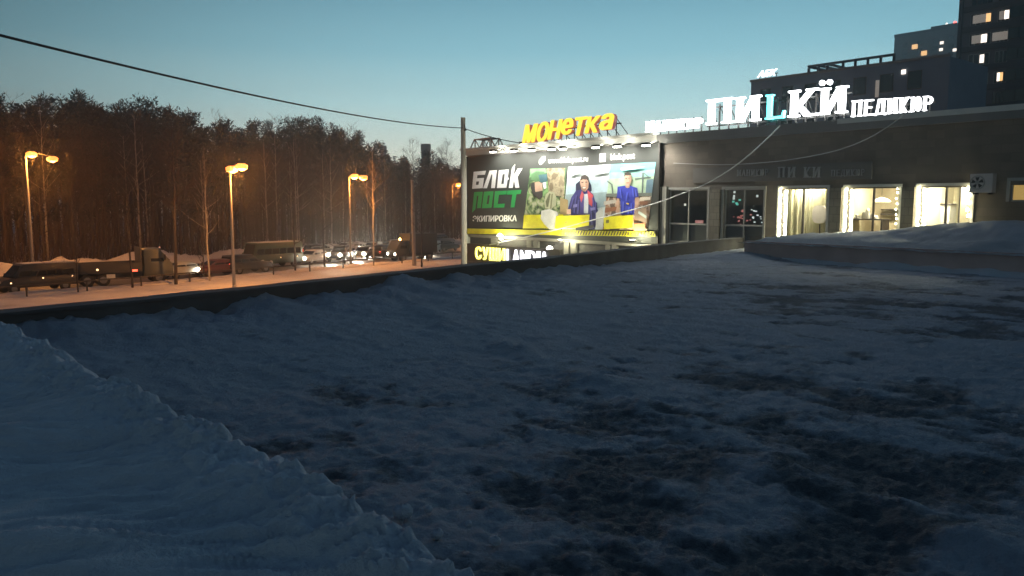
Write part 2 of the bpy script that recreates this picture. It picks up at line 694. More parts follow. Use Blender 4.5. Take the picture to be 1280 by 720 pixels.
def roof_snow():
    ny, nx = 620, 760
    r = np.geomspace(3.2, 52, ny)[:, None]
    a = np.tan(np.linspace(-1.0, 1.15, nx))[None, :]
    X = r * a
    Y = r - 2.0 + 0 * a
    D = dist_to_parapet(X, Y)
    sf = (X - P0.x) * NF.x + (Y - P0.y) * NF.y           # distance before the shop front
    keep = (D > -.18) & (sf > -.05)
    # along / across the prevailing lines (parallel to the bank)
    A = X * BD.x + Y * BD.y
    B = X * BN.x + Y * BN.y
    big = fbm(A * .16, B * .30, 21, 3)
    mid = fbm(X * .75, Y * .75, 31, 5)
    fine = fbm(X * 3.2, Y * 3.2, 41, 4, .6)
    crust = np.abs(fbm(X * 1.6, Y * 1.6, 77, 4))
    Z = ROOF_Z + .04 * big + .026 * mid + .026 * fine - .035 * crust
    # a low ridge running parallel to the bank
    bc = at_z(640, 436, ROOF_Z)
    b1 = at_z(1130, 640, ROOF_Z)
    rd = (b1 - bc)
    rd.z = 0
    rd.normalize()
    q = (X - bc.x) * (-rd.y) + (Y - bc.y) * rd.x + .16 * fbm(X * .5, Y * .5, 55, 3)
    Z += .085 * np.exp(-(q / .24) ** 2) * np.clip(.55 + 1.6 * fbm(X * .9, Y * .9, 56, 4), 0, 1.3)
    # drift against the parapet
    Z += .27 * (1 - .95 * sstep(19, 27, Y)) * np.exp(-np.clip(D, 0, 99) / 1.1) * (1 + 1.5 * fbm(X * .7, Y * .7, 61, 5, .6))
    Z += .05 * np.exp(-np.clip(sf, 0, 99) / 1.5)
    rl = at_z(936, 323, ROOF_Z)
    Z += .26 * np.exp(-(((X - rl.x) / 1.5) ** 2 + ((Y - rl.y) / 1.5) ** 2))
    # bare places, with painted shade along the foot of the bank
    wxp = X + .5 * fbm(X * .6, Y * .6, 14, 3)
    wyp = Y + .5 * fbm(X * .6, Y * .6, 15, 3)
    pm = .95 * fbm(wxp * .62, wyp * .80, 8, 5, .62) + .55 * fbm(wxp * 1.9 + .6 * wyp, wyp * 1.6, 12, 4, .62)
    blob = np.zeros_like(X)
    for (u, v, ru, w) in ((470, 487, .8, .85), (455, 592, .42, 1.15), (380, 548, .40, 1.0), (570, 520, .8, .5), (690, 470, 1.0, .4), (840, 540, 1.1, .45), (1010, 470, 1.6, .4), (1180, 500, 1.6, .35), (760, 590, 1.0, .5),
                          (880, 640, 1.0, .5), (1090, 580, 1.2, .5), (1090, 380, 2.6, .5), (960, 362, 2.0, .25), (700, 640, .8, .5), (1000, 700, .8, .5), (1180, 650, .9, .4), (800, 700, .6, .4), (1230, 400, 2.0, .25), (640, 610, .5, .4)):
        c = at_z(u, v, ROOF_Z)
        dx, dy = X - c.x, Y - c.y
        e1 = dx * BD.x + dy * BD.y
        e2 = dx * BN.x + dy * BN.y
        blob += w * np.exp(-((e1 / (ru * .8)) ** 2 + (e2 / (ru * 1.15)) ** 2))
    right = sstep(-1.0, 3.5, X + .12 * Y)
    keepsnow = np.exp(-np.clip(D, 0, 99) / 2.2) * .55 + .30 * np.exp(-(q / .36) ** 2)
    for (u, v, ru, w) in ((560, 400, 2.2, .4), (900, 610, .5, .4), (1150, 450, 1.4, .4), (760, 400, 3.0, .25), (620, 660, .35, .4), (940, 650, .35, .45), (1200, 340, 3, .3), (480, 640, .5, .3)):
        c = at_z(u, v, ROOF_Z)
        keepsnow = keepsnow + w * np.exp(-(((X - c.x) ** 2 + (Y - c.y) ** 2) / ru ** 2))
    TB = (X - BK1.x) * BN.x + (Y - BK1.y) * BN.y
    foot = np.exp(-((TB - .75) / .55) ** 2) * sstep(-6.5, -3.0, X)  # dark strip at the bank's foot: part bare roof, part painted shade
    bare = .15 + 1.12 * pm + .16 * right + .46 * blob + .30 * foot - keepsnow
    bare = np.clip(bare + .30 * fbm(A * 1.1, B * 3.2, 98, 4, .6) + .16 * fbm(X * 6, Y * 6, 99, 3, .6), 0, 1)
    Z -= .025 * sstep(.3, .9, bare)
    Z += .030 * fbm(X * 7, Y * 7, 91, 4, .65) * (.6 + bare) - .030 * np.abs(fbm(X * 4.5, Y * 4.5, 95, 4, .6)) + .035 * fbm(A * .8, B * 2.6, 97, 4, .55)
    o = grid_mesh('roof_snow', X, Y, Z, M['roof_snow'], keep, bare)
    return struct(o)


roof_snow()


def snow_bank():
    """the thick bank of packed snow the viewer stands on; its crumbling edge runs across the lower left"""
    T0 = (BK1.x * BN.x + BK1.y * BN.y)
    A0 = (BK1.x * BD.x + BK1.y * BD.y)
    La = (BK0 - BK1).length
    ss = np.linspace(-5, La + 3.4, 760)
    prof = np.concatenate([np.linspace(-9, -2.2, 60), np.linspace(-2.19, -.35, 190), np.linspace(-.345, .5, 110)])
    S, T = np.meshgrid(ss, prof)
    edge = .12 * fbm(S * .35, S * 0 + 2, 100, 2) + .10 * fbm(S * 1.7, S * 0, 101, 4, .6) + .05 * fbm(S * 6, T * 3, 102, 3)
    edge -= edge.mean()
    W0 = (S + A0) * BD.x + (T + T0) * BN.x
    W1 = (S + A0) * BD.y + (T + T0) * BN.y
    top = 5.40 + .02 * fbm(W0 * .5, W1 * .5, 110, 3) + .012 * fbm(W0 * 3, W1 * 3, 111, 4, .6)
    # hardened wind ripples, roughly across the line of sight
    wx = -W0 * .22 + W1 * .97
    wy = W0 * .97 + W1 * .22
    ph = wx * 7.5 + 1.2 * fbm(wy * .6, wx * .9, 112, 3) * 3
    amp = np.clip(.35 + 1.1 * fbm(W0 * .45, W1 * .45, 114, 3), 0, 1.2)
    rip = fbm(wy * 1.1, ph * .8, 113, 4, .62)
    top += .062 * rip * (.5 + amp)
    # lumps near the crest
    lump = np.clip(fbm(W0 * 6.5, W1 * 6.5, 120, 4, .62), -.2, 1)
    near = np.exp(-((T - edge + .10) / .26) ** 2)
    top += .085 * lump * near + .085 * near + .02 * np.abs(fbm(W0 * 14, W1 * 14, 121, 3)) * near
    # rounded mound at the lower left
    mc = at_z(35, 690, 5.45)
    top += .10 * np.exp(-(((W0 - mc.x) / .40) ** 2 + ((W1 - mc.y) / .28) ** 2))
    mc = at_z(70, 520, 5.45)
    top += .06 * np.exp(-(((W0 - mc.x) / .35) ** 2 + ((W1 - mc.y) / .45) ** 2))
    x = T - edge
    drop = sstep(-.05, .34, x)
    face = 4.30 + .05 * fbm(W0 * 4, W1 * 4, 130, 3)
    Z = top * (1 - drop) + face * drop
    X = W0 + .10 * fbm(W0 * 3, Z * 5, 140, 3) * near * BN.x
    Y = W1 + .10 * fbm(W1 * 3, Z * 5, 141, 3) * near * BN.y
    keep = dist_to_parapet(X, Y) > -.1
    return struct(grid_mesh('snow_bank', X, Y, Z, M['bank_snow'], keep))


snow_bank()


def lump_mesh(r, seed):
    mb = MB()
    n, k = 9, 12
    for i in range(n):
        th = math.pi * i / (n - 1)
        for j in range(k):
            ph = 2 * math.pi * j / k
            q = 1 + .35 * float(gnoise(np.array([math.cos(ph) * 1.3 + seed]), np.array([math.sin(ph) * 1.3 + th * 1.4]))[0])
            mb.v.append((r * q * math.sin(th) * math.cos(ph), r * q * math.sin(th) * math.sin(ph), r * .8 * q * math.cos(th)))
    for i in range(n - 1):
        for j in range(k):
            j2 = (j + 1) % k
            mb.f.append([i * k + j, (i + 1) * k + j, (i + 1) * k + j2, i * k + j2])
    return mb


for i, (u, v, r, lab) in enumerate(((503, 640, .065, 'fist sized snow lump lying on bare roof beside the snow bank edge'),
                                    (535, 636, .03, 'small snow crumb just right of the largest lump'),
                                    (546, 668, .04, 'rounded snow crumb below the largest lump by the bank'),
                                    (618, 676, .035, 'lone snow crumb on dark roof right of the bank edge'),
                                    (585, 655, .025, 'tiny snow crumb between the bank and the dark bare patch'))):
    p = at_z(u, v, ROOF_Z + .03)
    o = obj('snow_lump', lump_mesh(r, i * 3.1), M['bank_snow'], smooth=True)
    o.location = p
    tag(o, lab, 'snow lump', 'snow lumps below the bank')

# raised roof part at the right, pinkish face with a thick snow cover ------------------------------------------------
def raised_roof():
    a = at_z(930, 323, ROOF_Z)
    b = at_z(1280, 346, ROOF_Z)
    a.z = b.z = 0
    d = (b - a).normalized()
    n = Vector((-d.y, d.x, 0))            # away from the viewer
    L = (b - a).length + 14
    rz = math.atan2(d.y, d.x)
    root = empty('raised_roof_block', (a.x, a.y, 0), rz, 'low pinkish wall of a raised roof part under thick snow before the shop windows', 'roof block')
    depth = 40
    # how far back until the shop front
    back = 0
    while ((a + n * back) - P0).dot(NF) > .35 and back < 12:
        back += .05
    mb = MB().box(0, L, 0, .35, 3.9, ROOF_Z + .62)
    obj('wall', mb, M['pink'], root)
    mb = MB().box(0, L, .351, back, 3.9, ROOF_Z + .55)
    obj('deck', mb, M['concrete'], root)
    dx_ = np.linspace(-.6, L, 200)
    dy_ = np.linspace(-1.1, .02, 16)
    DX, DY = np.meshgrid(dx_, dy_)
    k_ = np.clip(1 + DY / (.9 + .5 * fbm(DX * .5, DX * 0, 210, 3)), 0, 1) ** 1.6
    dz = ROOF_Z - .12 + k_ * (.24 + .30 * np.clip(fbm(DX * .45, DX * 0 + 7, 211, 4), -.4, 1)) + .05 * fbm(DX * 2.5, DY * 2.5, 212, 4)
    grid_mesh('snow_drift', DX, DY, dz, M['bank_snow'], parent=root)
    xs = np.linspace(-.15, L, 260)
    ys = np.concatenate([np.linspace(-.16, .5, 26), np.linspace(.55, back - .02, 40)])
    X, Y = np.meshgrid(xs, ys)
    hump = np.exp(-((X - 7.8) / 4.2) ** 2)
    ed = -.02 + .20 * fbm(X * .9, X * 0, 201, 5, .6)
    up = sstep(-.02, .5, Y - ed) ** .6
    Z = ROOF_Z + .56 + up * (.22 + .62 * hump * sstep(.1, 2.4, Y) + .17 * fbm(X * .6, Y * .6, 203, 5, .6)) + .06 * fbm(X * 2, Y * 2, 205, 5, .6)
    Z *= 1.0
    tip = 1 - sstep(0, 1.6, X + .5)
    Z -= tip * .30 * up
    o = grid_mesh('snow_cap', X, Y, Z, M['cap_snow'], parent=root)
    return root


raised_roof()

# ------------------------------------------------------------------ shop building (local x along the front, local -y to the viewer)
shop = empty('shop_building', P0, FRZ, 'long two storey shop building with a flat roof, tiled front and lit upper windows', 'building')
S_L, S_R = FS(583), 30.0
S_M = FS(822)
TOPZ = 9.62
WT = F(1000, 235)[1]                            # window heads
WINS = []
for (ul, ur, kind) in ((836, 885, 'dark'), (905, 955, 'dark'), (975, 1034, 'lit'), (1057, 1124, 'lit'), (1148, 1214, 'lit'), (1262, 1318, 'blind')):
    WINS.append((FS(ul), FS(ur), kind))
WB = 4.62
W6T, W6B = F(1265, 226)[1], F(1265, 252)[1]

wmb = MB()
x = S_M
for i, (a, b, k) in enumerate(WINS):
    zb, zt = (W6B, W6T) if k == 'blind' else (WB, WT)
    wmb.box(x, a, 0, .35, 0, WT)                # pier
    wmb.box(a, b, 0, .35, 0, zb)
    if zt < WT:
        wmb.box(a, b, 0, .35, zt, WT)
    x = b
wmb.box(x, S_R, 0, .35, 0, WT)
wmb.box(S_M, S_R, 0, .35, WT, 9.25)
obj('wall', wmb, M['wall'], shop)
wmb = MB().box(S_L, S_M, 0, .35, 0, 9.25)
obj('billboard_wall', wmb, M['brick'], shop)
wmb = MB().box(S_L, S_L + .35, .352, 15, 0, 9.25).box(S_R - .35, S_R, .352, 15, 0, 9.25).box(S_L, S_R, 15.002, 15.3, 0, 9.25)
obj('side_wall', wmb, M['brick'], shop)
obj('roof', MB().box(S_L, S_R, .10, 15.2, 9.252, 9.50), M['concrete'], shop)
xs = np.linspace(S_L + .1, S_R - .1, 160)
ys = np.linspace(.2, 15, 40)
Xg, Yg = np.meshgrid(xs, ys)
o = grid_mesh('roof_snow', Xg, Yg, 9.55 + .14 * fbm(Xg * .5, Yg * .5, 301, 4) + .06, M['bank_snow'], parent=shop)
o.name = 'snow_cover'
obj('fascia', MB().box(S_M + .0, S_R, -.16, .098, 9.20, TOPZ), M['fascia'], shop)
obj('fascia_light_edge', MB().box(FS(1045), S_R, -.19, -.162, TOPZ - .16, TOPZ + .03), M['white_trim'], shop)  # pale strip paints the sign's light along the fascia edge
obj('cornice', MB().box(S_L - .1, S_M - .01, -.14, .098, 9.30, 9.72).box(S_L - .1, S_M - .01, -.42, -.142, 9.60, 9.72), M['white_trim'], shop)
# tall pale pilasters at the right edge of the billboard, piers between windows
for (u0, u1) in ((824, 829), (831, 836)):
    obj('pilaster', MB().box(FS(u0), FS(u1), -.20, -.002, 3.0, WT + .15), M['plaster'], shop)
for (u0, u1) in ((889, 901), (1038, 1053), (1128, 1144)):
    obj('pilaster', MB().box(FS(u0), FS(u1), -.10, -.002, 3.0, WT - .02), M['pier'], shop)
for (u0, u1) in ((661, 667), (669, 675), (708, 714), (716, 723), (760, 766), (768, 774), (616, 624)):
    obj('pilaster', MB().box(FS(u0), FS(u1), -.16, -.002, 0, 4.30), M['plaster'], shop)
obj('ledge', MB().box(S_L, S_M, -.20, -.002, 4.32, 4.52), M['plaster'], shop)

# windows
for i, (a, b, k) in enumerate(WINS):
    zb, zt = (W6B, W6T) if k == 'blind' else (WB, WT)
    lit = k == 'lit'
    fm = 'frame_dark' if lit else 'frame_pale'
    f = MB()
    t, y0, y1 = .055, .06, .14
    f.box(a, b, y0, y1, zt - t, zt).box(a, b, y0, y1, zb, zb + t).box(a, a + t, y0, y1, zb + t, zt - t).box(b - t, b, y0, y1, zb + t, zt - t)
    mid = a + (b - a) * (.50 if i < 2 else .49 if i == 2 else .52)
    if k != 'blind':
        f.box(mid - .03, mid + .03, y0, y1, zb + t, zt - t)
    rail = None
    if k == 'dark':
        rail = F(860, 280)[1]
        f.box(a + t, mid - .03, y0, y1, rail - .04, rail + .04).box(mid + .03, b - t, y0, y1, rail - .04, rail + .04)
    win = obj('window', f, M[fm], shop)
    if i == 0:
        win['label'] = 'unlit window beside the billboard'
    g = MB()
    g.poly([(a + t, .10, zb + t), (b - t, .10, zb + t), (b - t, .10, zt - t), (a + t, .10, zt - t)])
    obj('pane', g, M['glass'], win)
    if rail:
        obj('lower_panel', MB().box(a + t, b - t, .16, .19, zb + t, rail - .04), M['frame_dark'], win)
    # casing round the opening
    c = MB()
    c.box(a - .10, b + .10, -.05, -.001, zt, zt + .10)
    c.box(a - .10, a, -.05, -.001, zb, zt).box(b, b + .10, -.05, -.001, zb, zt)
    obj('casing', c, M['white_trim'] if lit else M['frame_pale'], win)
    # the room behind
    d = 3.6
    ra, rbb, rz0, rz1 = a - .5, b + .5, 4.4, WT + .35
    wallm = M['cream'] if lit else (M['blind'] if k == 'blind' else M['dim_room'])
    rm = MB()
    yb = .36
    rm.poly([(ra, d, rz0), (rbb, d, rz0), (rbb, d, rz1), (ra, d, rz1)])
    rm.poly([(ra, yb, rz0), (ra, d, rz0), (ra, d, rz1), (ra, yb, rz1)])
    rm.poly([(rbb, yb, rz0), (rbb, yb, rz1), (rbb, d, rz1), (rbb, d, rz0)])
    rm.poly([(ra, yb, rz0), (rbb, yb, rz0), (rbb, d, rz0), (ra, d, rz0)])
    rm.poly([(ra, yb, rz1), (ra, d, rz1), (rbb, d, rz1), (rbb, yb, rz1)])
    obj('room', rm, wallm, shop)


def room_thing(name, mb, m, label, cat, group=None):
    o = empty(name, P0, FRZ)
    bpy.data.objects.remove(o)
    o = obj(name, mb, m)
    o.location = P0
    o.rotation_euler = (0, 0, FRZ)
    return tag(o, label, cat, group)


# lamps in the lit rooms
for i, mname in ((2, 'roomlamp'), (3, 'roomlamp_warm'), (4, 'roomlamp')):
    a, b, _ = WINS[i]
    c = (a + b) / 2
    root = empty('ceiling_lamp', P0, FRZ, ('ceiling lamp lighting the curtained shop window', 'ceiling lamp in the warm cream room of the fourth window', 'ceiling lamp in the garlanded right hand shop room')[i - 2], 'ceiling lamp', 'lamps in the shop rooms')
    y0 = .34 if i == 2 else 1.3
    obj('housing', MB().box(c - .62, c + .62, y0 - .03, y0 + .46, WT + .25, WT + .33), M['white_trim'], root)
    obj('diffuser', MB().box(c - .6, c + .6, y0, y0 + .43, WT + .21, WT + .249), M[mname], root)

# curtain of window 3: vertical folds
a, b, _ = WINS[2]
mb = MB()
n = 90
for j in range(n + 1):
    xx = a - .35 + (b - a + .5) * j / n
    yy = .75 + .07 * math.sin(j * 1.35) + .03 * math.sin(j * .61 + 1)
    mb.v += [(xx, yy, 4.5), (xx, yy, WT + .2)]
for j in range(n):
    mb.f.append([2 * j, 2 * j + 2, 2 * j + 3, 2 * j + 1])
room_thing('curtain', mb, M['curtain'], 'pale curtain hanging in folds inside the brightest shop window', 'curtain')
# chair with a rounded back in window 3
cx, cz = FS(1024, 268, -.55), F(1024, 268, -.55)[1]
root = empty('office_chair', P0, FRZ, 'pale rounded chair back showing behind the curtained window', 'chair')
mb = MB()
pts = [(cx + .30 * math.cos(w) * (abs(math.cos(w)) ** -.35 if abs(math.cos(w)) > .01 else 1), .55, cz + .36 * math.sin(w) * (abs(math.sin(w)) ** -.35 if abs(math.sin(w)) > .01 else 1)) for w in [2 * math.pi * k / 24 + .01 for k in range(24)]]
mb.prism(pts, (0, .08, 0))
obj('backrest', mb, mat('chair fabric', (.62, .54, .50), .8), root)
obj('post', MB().tube([(cx, .62, cz - .40), (cx, .70, 4.45)], .03), M['dark_steel'], root)
# things in window 4: desk with heaps, shelf, lamp shade
a, b, _ = WINS[3]
root = empty('work_table', P0, FRZ, 'long table with folded pale things behind the fourth window', 'table')
tz = F(1075, 266, -1)[1]
a, b = FS(1060, 250, -1.2), FS(1112, 250, -1.2)
obj('table_top', MB().box(a + .15, b - .1, 1.0, 1.7, tz - .28, tz - .23), M['furniture_dark'], root)
for xx in (a + .2, b - .2):
    obj('leg', MB().box(xx - .03, xx + .03, 1.05, 1.65, 4.41, tz - .281), M['furniture_dark'], root)
for j in range(7):
    xx = a + .1 + j * .17
    hh = (.10, .18, .14, .30, .42, .22, .12)[j]
    mb = MB()
    mb.lathe([(.02, hh), (.09, hh * .8), (.11, hh * .3), (.12, 0)], (xx, 1.3 + .08 * (j % 2), tz - .229), n=8)
    room_thing('folded_cloth', mb, M['furniture'], 'pale heap of cloth on the long table behind the fourth window', 'cloth', 'cloths heaped on the table')
sx, sz = FS(1110, 263, -3.2), F(1110, 263, -3.2)[1]
root = empty('wall_shelf', P0, FRZ, 'dark double wall shelf at the right of the fourth window', 'shelf')
for dz in (0, -.18):
    obj('board', MB().box(sx - .30, sx + .32, 3.2, 3.55, sz + dz, sz + dz + .05), M['furniture_dark'], root)
lx, lz = FS(1102, 252, -1.9), F(1102, 252, -1.9)[1]
root = empty('pendant_lamp', P0, FRZ, 'glowing dome pendant lamp in the fourth shop window', 'lamp')
mb = MB().lathe([(.05, .16), (.22, .10), (.34, 0), (.30, -.02)], (lx, 1.9, lz), n=16)
obj('shade', mb, emit('warm shade glow', (1, .9, .62), 1.6), root)
obj('cord', MB().tube([(lx, 1.9, lz + .16), (lx, 1.9, WT + .34)], .008, 4), M['black'], root)
# window 5: cabinet and hood shapes
a, b, _ = WINS[4]
root = empty('cabinet', P0, FRZ, 'pale cabinet with dark edges standing in the garlanded right shop room', 'cabinet')
kx, kz = FS(1172, 256, -2.4), F(1172, 256, -2.4)[1]
obj('body', MB().box(kx - .35, kx + .45, 2.4, 3.0, 4.41, kz), M['furniture'], root)
obj('top', MB().box(kx - .40, kx + .50, 2.35, 3.05, kz + .001, kz + .05), M['furniture_dark'], root)
obj('door', MB().box(kx - .30, kx + .02, 2.37, 2.398, 4.5, kz - .1), M['furniture'], root)
root = empty('inner_partition', P0, FRZ, 'pale upright partition board inside the garlanded shop window', 'partition')
px_ = FS(1196, 250, -.9)
obj('board', MB().box(px_, px_ + .07, .9, 2.3, 4.41, WT + .3), M['cream'], root)
obj('edge', MB().box(px_ + .071, px_ + .11, .9, .96, 4.41, WT + .3), M['furniture_dark'], root)

# garlands of bulbs round the lit windows
def garland(s0, z0, s1, z1, n, label, r=.035, wob=.03):
    root = empty('bulb_garland', P0, FRZ, label, 'garland', 'light garlands on the shop windows')
    pts, bulbs = [], MB()
    for j in range(n + 1):
        t = j / n
        pts.append((s0 + (s1 - s0) * t + random.uniform(-wob, wob), -.085, z0 + (z1 - z0) * t + random.uniform(-wob, wob)))
    for p in pts:
        bulbs.lathe([(r * .4, -r), (r, -.2 * r), (r * .8, .6 * r), (r * .2, r)], p, n=7)
    obj('wire', MB().tube(pts, .008, 4), M['white_cable'], root)
    obj('bulb_chain', bulbs, M['garland'], root)
    return root


a2, b2, _ = WINS[2]
a3, b3, _ = WINS[3]
a4, b4, _ = WINS[4]
for (xa, za, xb, zb_, n, lab) in ((a2 + .06, WT - .05, a2 + .06, WB + .1, 26, 'bright string of bulbs down the left side of the curtained window'),
                                  (a3 + .06, WT - .05, a3 + .06, WB + .1, 26, 'bright string of bulbs down the left side of the fourth window'),
                                  (a4 + .06, WT - .05, a4 + .06, WB + .1, 26, 'bright string of bulbs down the left side of the last lit window'),
                                  (b4 - .05, WT - .05, b4 - .05, WB + .1, 9, 'spaced bulbs down the right side of the last lit window by the air conditioner'),
                                  (b3 - .05, WT - .05, b3 - .05, WB + .1, 12, 'small bulbs down the right side of the fourth window')):
    garland(xa, za, xb, zb_, n, lab, .055 if n == 9 else .026 if n == 12 else .042)
# light strips just inside (they wash the reveals)
for (xa, lab, st) in ((a2 + .14, 'glowing light strip inside the left edge of the curtained window', 14), (a3 + .14, 'glowing light strip inside the left edge of the fourth window', 10),
                      (a4 + .14, 'glowing light strip inside the left edge of the last lit window', 14)):
    root = empty('light_strip', P0, FRZ, lab, 'light strip', 'light strips in the shop windows')
    obj('tube', MB().box(xa, xa + .06, .18, .22, WB + .1, WT - .1), emit('strip glow', (1, .95, .72), st), root)
    obj('mount', MB().box(xa - .012, xa + .072, .222, .25, WB + .06, WT - .06), M['white_trim'], root)

# displays and painted reflections in the dark windows
def display(name, u0, v0, u1, v1, m, label, cat, y=.35):
    s0, z0 = F(u0, v1)
    s1, z1 = F(u1, v0)
    return room_thing(name, MB().box(s0, s1, y, y + .04, z0, z1), M[m], label, cat)


display('display_board', 863, 275.5, 873, 279, 'red_item', 'small red board low in the unlit window beside the billboard', 'display board')
rd = random.Random(3)
for (u, v) in ((881, 247), (848, 256)):
    s0, z0 = F(u, v)
    room_thing('spot_bulb', MB().lathe([(.02, -.05), (.06, -.02), (.05, .04), (.02, .06)], (s0, .5, z0), n=8), emit('spot bulb glow', (1, .95, .8), 5 if u == 881 else .8),
               'small bright bulb at the right of the first unlit window' if u == 881 else 'faint bulb at the left of the first unlit window', 'bulb')
mbw, mbr, mbg = MB(), MB(), MB()  # glowing specks stand in for reflections on the second window
for j in range(60):
    u, v = rd.uniform(908, 953), rd.uniform(262, 296)
    s0, z0 = F(u, v)
    r = rd.uniform(.02, .05)
    q = mbr if u < 932 else mbw
    if rd.random() < .65 or u < 940:
        q.box(s0 - r, s0 + r, .40, .44, z0 - r * .7, z0 + r * .7)
for (u, v) in ((909.5, 240), (909, 245), (908.5, 248), (938, 245)):
    s0, z0 = F(u, v)
    mbw.box(s0 - .04, s0 + .04, .5, .54, z0 - .05, z0 + .05)
for (u, v) in ((912, 254), (908, 252), (916, 250), (913, 255.5)):
    s0, z0 = F(u, v)
    mbg.box(s0 - .05, s0 + .05, .5, .54, z0 - .04, z0 + .04)
o = room_thing('painted_glints', mbr, M['red_item'], 'glowing red specks imitating reflections low in the second dark window', 'painted reflections')
obj('white_glints', mbw, emit('dim white glints', (.8, .85, .8), .7), o)
obj('teal_glints', mbg, emit('teal glints', (.1, .6, .45), .7), o)


# ------------------------------------------------------------------ lettering
def text_shape(body, bold=0.0, shear=0.0):
    c = bpy.data.curves.new('lettering', 'FONT')
    c.body = body
    c.size = 1
    c.offset = bold
    c.shear = shear
    c.resolution_u = 3
    t = bpy.data.objects.new('lettering', c)
    C.objects.link(t)
    me = t.to_mesh()
    v = [tuple(p.co) for p in me.vertices]
    f = [list(p.vertices) for p in me.polygons]
    t.to_mesh_clear()
    bpy.data.objects.remove(t)
    bpy.data.curves.remove(c)
    xs = [p[0] for p in v]
    ys = [p[1] for p in v]
    x0, x1, y0, y1 = min(xs), max(xs), min(ys), max(ys)
    return [((p[0] - x0) / (x1 - x0), (p[1] - y0) / (y1 - y0)) for p in v], f


def text_on(mb, body, s0, z0, s1, z1, y, depth=0.0, bold=.0, shear=0., mapf=None):
    """lettering filling the box on the front; depth > 0 gives solid letters"""
    if bold > .02:
        k = 4
        for i in range(k):
            sh_ = (i / (k - 1) - .5) * bold * 1.6
            base_ = mapf or (lambda p: (s0 + (s1 - s0) * p[0], z0 + (z1 - z0) * p[1]))
            asp = .9 / max(1, len(body))
            text_on(mb, body, s0, z0, s1, z1, y - .0022 * i, depth, .012, shear, lambda p, b=base_, q=sh_ * asp: b((p[0] * (1 - bold * asp) + q, p[1])))
        return mb
    v, f = text_shape(body, bold, shear)
    n = len(mb.v)
    mp = mapf or (lambda p: (s0 + (s1 - s0) * p[0], z0 + (z1 - z0) * p[1]))
    for p in v:
        a = mp(p)
        mb.v.append((a[0], y, a[1]))
    mb.f += [[n + i for i in q] for q in f]
    if depth:
        m = len(mb.v)
        for p in v:
            a = mp(p)
            mb.v.append((a[0], y + depth, a[1]))
        cnt = {}
        for q in f:
            for i in range(len(q)):
                e = (q[i], q[(i + 1) % len(q)])
                k = tuple(sorted(e))
                cnt[k] = None if k in cnt else e
        for k, e in cnt.items():
            if e:
                mb.f.append([n + e[1], n + e[0], m + e[0], m + e[1]])
        mb.f += [[m + i for i in reversed(q)] for q in f]
    return mb


def bar(x0, y0, x1, y1):
    return [(x0, y0), (x1, y0), (x1, y1), (x0, y1)]


def stem(x, w=.20, top=1, foot=True, head=True, e=.09):
    r = [bar(x, 0, x + w, top)]
    if foot:
        r.append(bar(x - e, 0, x + w + e, .06))
    if head:
        r.append(bar(x - e, top - .06, x + w + e, top))
    return r


def diag(x0, y0, x1, y1, w):
    return [(x0, y0), (x0 + w, y0), (x1 + w, y1), (x1, y1)]


def ring(x0, x1, y0, y1, t, a0=0, a1=360, n=20):
    cx, cy, rx, ry = (x0 + x1) / 2, (y0 + y1) / 2, (x1 - x0) / 2, (y1 - y0) / 2
    r = []
    for k in range(n):
        w0, w1 = R(a0 + (a1 - a0) * k / n), R(a0 + (a1 - a0) * (k + 1) / n)
        r.append([(cx + rx * math.cos(w0), cy + ry * math.sin(w0)), (cx + rx * math.cos(w1), cy + ry * math.sin(w1)),
                  (cx + (rx - t) * math.cos(w1), cy + (ry - t * .6) * math.sin(w1)), (cx + (rx - t) * math.cos(w0), cy + (ry - t * .6) * math.sin(w0))])
    return r


SERIF = {
    'П': stem(.09) + stem(.71) + [bar(.2, .90, .8, 1)],
    'И': stem(.09) + stem(.71) + [diag(.22, .10, .62, .90, .16)],
    'L': stem(.12) + [bar(.3, 0, .95, .09), [(.85, .09), (.95, .09), (.98, .30), (.92, .30)]],
    'К': stem(.09) + [diag(.30, .45, .72, 1, .17), diag(.80, 0, .38, .50, -.22), bar(.62, .94, 1.0, 1), bar(.55, 0, 1.02, .06)],
    'М': stem(.06, .16) + stem(.80, .16) + [diag(.44, .12, .14, 1, .16), diag(.42, .12, .74, 1, .14)],
    'А': [diag(.05, 0, .42, 1, .14), diag(.75, 0, .44, 1, .20), bar(.25, .30, .75, .38), bar(-.02, 0, .28, .06), bar(.66, 0, 1.02, .06)],
    'Н': stem(.09) + stem(.71) + [bar(.29, .45, .71, .55)],
    'Ю': stem(.06, .17) + [bar(.23, .45, .46, .55)] + ring(.44, 1.0, 0, 1, .16),
    'Р': stem(.12) + ring(.05, .95, .42, 1, .17, -90, 90, 12),
    'Е': stem(.12) + [bar(.32, .91, .92, 1), bar(.32, .46, .78, .55), bar(.32, 0, .95, .09)],
    'Д': [bar(-.02, .0, 1.02, .10), diag(.10, .1, .30, 1, .12), bar(.66, .1, .86, 1), bar(.3, .92, .95, 1), bar(-.02, -.14, .10, 0), bar(.90, -.14, 1.02, 0)],
}


def serif(mb, ch, s0, z0, s1, z1, y, depth):
    for k, pl in enumerate(SERIF[ch]):
        yy = y - .0025 * k
        pts = [(s0 + (s1 - s0) * p[0], yy, z0 + (z1 - z0) * p[1]) for p in pl]
        mb.prism(pts, (0, depth + .0025 * k, 0))
    return mb


def local(mb, name, m, parent):
    return obj(name, mb, m, parent)


SY = -.10                                         # the roof signs stand just before the roof edge
SB = TOPZ + .12


def sign_root(name, label, cat='sign', group=None):
    return empty(name, P0, FRZ, label, cat, group)


